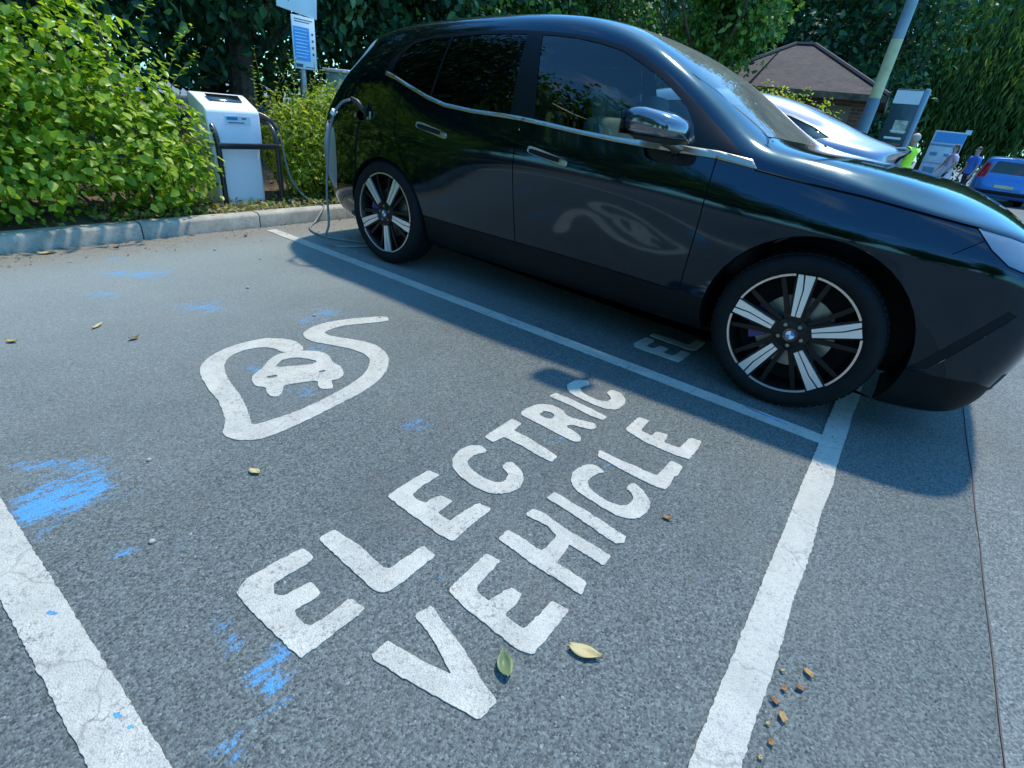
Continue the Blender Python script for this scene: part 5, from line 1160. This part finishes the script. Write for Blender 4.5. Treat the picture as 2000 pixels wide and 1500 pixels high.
# ---------------------------------------------------------------- people
def skinned(name, pts, edges, radii, root, mat, parent, sub=1):
    me = bpy.data.meshes.new(name); me.from_pydata([tuple(p) for p in pts], edges, []); ob = bpy.data.objects.new(name, me); COL.objects.link(ob)
    md = ob.modifiers.new('skin', 'SKIN'); md.use_smooth_shade = True; md.branch_smoothing = .4
    sv = me.skin_vertices[0].data
    for i, r in enumerate(radii): sv[i].radius = r if isinstance(r, tuple) else (r, r); sv[i].use_root = i == root
    s = ob.modifiers.new('sub', 'SUBSURF'); s.levels = s.render_levels = sub
    dg = bpy.context.evaluated_depsgraph_get(); m2 = bpy.data.meshes.new_from_object(ob.evaluated_get(dg)); bpy.data.objects.remove(ob)
    return link(name, m2, parent, mat, 180)
def person(label, loc, rz, h, skin_c, hair_c, top, top_c, leg_c, arms, stride=.16, skirt=None, long_hair=False, vest=None):
    """faces +x; arms: (left elbow, left wrist, right elbow, right wrist) offsets from the shoulders, in units of height"""
    r = thing('person', label, 'person', loc, rz)
    M_S = simple('skin', skin_c, .5); M_T = simple('cloth_top', top_c, .85, bump=.3, bscale=150); M_L = simple('cloth_legs', leg_c, .85, bump=.3, bscale=150); M_H = simple('hair', hair_c, .6)
    P, E, R = [], [], []
    def add(p, rr, par=None):
        P.append(Vector(p)*h); R.append(tuple(q*h for q in rr) if isinstance(rr, tuple) else rr*h)
        if par is not None: E.append((par, len(P)-1))
        return len(P)-1
    pel = add((0, 0, .53), (.085, .062)); w = add((.005, 0, .61), (.074, .052), pel); ch = add((.005, 0, .73), (.092, .062), w); nb = add((0, 0, .825), (.055, .045), ch)
    nk = add((.005, 0, .86), .032, nb); hd0 = add((.015, 0, .895), (.042, .05), nk); hd1 = add((.016, 0, .94), (.047, .056), hd0); hd2 = add((.008, 0, .985), (.034, .04), hd1)
    ch_arm = []; leg0 = []
    for sg, k in ((1, 0), (-1, 2)):
        ch_arm.append(len(P)); sh_ = add((0, sg*.105, .805), .036, ch); el = add(Vector((0, sg*.105, .805))+Vector(arms[k]), .026, sh_); wr = add(Vector((0, sg*.105, .805))+Vector(arms[k+1]), .017, el)
        d = (Vector(arms[k+1])-Vector(arms[k])).normalized(); pa = add(P[wr]/h+d*.035, (.022, .012), wr); sd = d.cross(Vector((0, 0, 1))) if abs(d.z) < .9 else Vector((1, 0, 0)); sd.normalize()
        for f in range(4):
            o = sd*(f-1.5)*.011; b = add(P[pa]/h+d*.026+o, .0055, pa); b = add(P[b]/h+d*.02*(1-.12*abs(f-1.3))+Vector((.006, 0, -.004)), .0048, b)
        b = add(P[wr]/h+d*.022+sd*.024+Vector((.004, 0, 0)), .006, wr); add(P[b]/h+d*.022+sd*.006, .005, b)
    for sg in (1, -1):
        leg0.append(len(P)); hp = add((0, sg*.055, .50), (.062, .06), pel); kn = add((.02+sg*stride*.45, sg*.055, .275), .042, hp); an = add((sg*stride*.9-.015, sg*.055, .05), .026, kn); to = add((sg*stride*.9+.075, sg*.06, .018), (.024, .016), an)
    body = skinned('body', P, E, R, 0, M_S, r, 2)
    # clothing: the body's own surface, region by region, lifted off the skin
    arm0 = 8; per = 2+1+8+2
    a1 = ch_arm[0]; a2 = ch_arm[1]; l1, l2 = leg0
    bones = [(pel, w, 'torso'), (w, ch, 'torso'), (ch, nb, 'torso'), (nb, nk, 'neck'), (nk, hd0, 'head'), (hd0, hd1, 'head'), (hd1, hd2, 'head')]
    for q in (a1, a2): bones += [(ch, q, 'torso'), (q, q+1, 'upper'), (q+1, q+2, 'fore'), (q+2, q+3, 'hand')]
    for q in (l1, l2): bones += [(pel, q, 'hip'), (q, q+1, 'thigh'), (q+1, q+2, 'shin'), (q+2, q+3, 'foot')]
    bm_ = body.data; n = len(bm_.vertices); V = np.empty(n*3); bm_.vertices.foreach_get('co', V); V = V.reshape(-1, 3)
    NN = np.array([v.normal[:] for v in bm_.vertices]); best = np.full(n, 1e9); lab = np.zeros(n, int); par = np.zeros(n)
    for i, (a, b, _) in enumerate(bones):
        A, B = np.array(P[a]), np.array(P[b]); d = B-A; tt = np.clip(((V-A)@d)/(d@d), 0, 1); ds = np.linalg.norm(V-A-tt[:, None]*d, axis=1)
        k = ds < best; best[k] = ds[k]; lab[k] = i; par[k] = tt[k]
    kind = np.array([q[2] for q in bones])[lab]; z = V[:, 2]/h
    def cloth(name, mask, grow, mat):
        F = [tuple(p.vertices) for p in bm_.polygons if sum(mask[i] for i in p.vertices) >= 3]
        ids = sorted({i for f in F for i in f}); mp = {i: k for k, i in enumerate(ids)}
        return link(name, mesh(name, V[ids]+NN[ids]*grow*h, [[mp[i] for i in f] for f in F]), r, mat, 180)
    tor = np.isin(kind, ['torso', 'hip']) | (kind == 'neck') & (z < .838) | np.isin(kind, ['fore', 'hand', 'upper']) & (abs(V[:, 1]) < .092*h) & (z > .5)
    cloth('top', tor & (z > .50) & (z < .842) | (kind == 'upper') & (par < .75) | (kind == 'thigh') & (z > .50), .013, M_T)
    if vest: cloth('vest', tor & (z > .49) & (z < .835) & (abs(V[:, 1]) < .115*h) | (kind == 'thigh') & (z > .49), .020, simple('hi_vis', vest, .7))
    cloth('trousers', np.isin(kind, ['hip', 'thigh', 'shin']) & (z > .055) | (kind == 'torso') & (z < .56), .008, M_L)
    if skirt:
        m = MB(); m.lathe([(.078*h, .60*h), (.095*h, .54*h), (.115*h, .42*h), (.135*h, .30*h), (.128*h, .30*h), (.09*h, .52*h)], n=22); m.build('skirt', simple('skirt_cloth', skirt, .85), r, 60)
    m = MB()
    for sg, l in ((1, l1), (-1, l2)):
        q = P[l+3]; m.ellipsoid((q.x-.045*h, q.y, .022*h), (.078*h, .028*h, .024*h), 14, 8)
    m.build('shoes', M_BLK, r, 60)
    m = MB(); c = P[hd1]
    g = bmesh.ops.create_uvsphere(m.bm, u_segments=20, v_segments=14, radius=1)
    for v in g['verts']:
        q = v.co.copy(); v.co = Vector((c.x-.010*h+q.x*.052*h, c.y+q.y*.049*h, c.z+.014*h+q.z*.056*h))
    bmesh.ops.delete(m.bm, geom=[v for v in m.bm.verts if v.co.x > c.x+.022*h and v.co.z < c.z+.035*h or v.co.z < c.z-(.10 if long_hair else .022)*h], context='VERTS')
    if long_hair: m.ellipsoid((c.x-.04*h, c.y, c.z-.05*h), (.030*h, .046*h, .075*h))
    m.build('hair', M_H, r, 60)
    m = MB(); m.ellipsoid((c.x+.050*h, c.y, c.z-.006*h), (.014*h, .009*h, .013*h), 8, 6)
    for sg in (1, -1): m.ellipsoid((c.x-.004*h, c.y+sg*.048*h, c.z-.004*h), (.012*h, .006*h, .018*h), 8, 6)
    m.build('nose_and_ears', M_S, r, 60)
    m = MB()
    for sg in (1, -1): m.ellipsoid((c.x+.046*h, c.y+sg*.018*h, c.z+.008*h), (.006*h, .008*h, .004*h), 8, 6)
    m.box((c.x+.045*h, c.y, c.z-.030*h), (.008*h, .026*h, .005*h)); m.build('eyes_and_mouth', simple('dark_features', (.06, .025, .02), .5), r, 60)
    return r
dn = (.0, .02, -.17); hang = ((.0, .03, -.17), (.05, .03, -.31), (.0, -.03, -.17), (.05, -.03, -.31))
fwd = ((.06, .04, -.15), (.19, .0, -.17), (.06, -.04, -.15), (.19, 0, -.17))
person('person in a yellow hi-vis vest standing behind the tail of the silver car', (4.24, 12.7, 0), rad(160), 1.64, (.42, .26, .19), (.42, .38, .33), 'vest', (.05, .06, .08), (.012, .016, .03), fwd, .05, None, False, (.55, .95, .04))
person('person in a pale pink top and light skirt walking past the notice board', (5.20, 22.0, 0), rad(200), 1.70, (.45, .29, .22), (.05, .03, .02), 'top', (.62, .50, .60), (.02, .025, .05), ((-.06, .03, -.15), (.03, .03, -.27), (.05, -.03, -.16), (.12, -.03, -.28)), .14, (.70, .62, .66), True)
person('person in a blue shirt and dark trousers walking beside the blue van', (5.82, 22.0, 0), rad(215), 1.70, (.42, .26, .2), (.06, .04, .03), 'shirt', (.05, .17, .55), (.012, .014, .025), hang, .15)
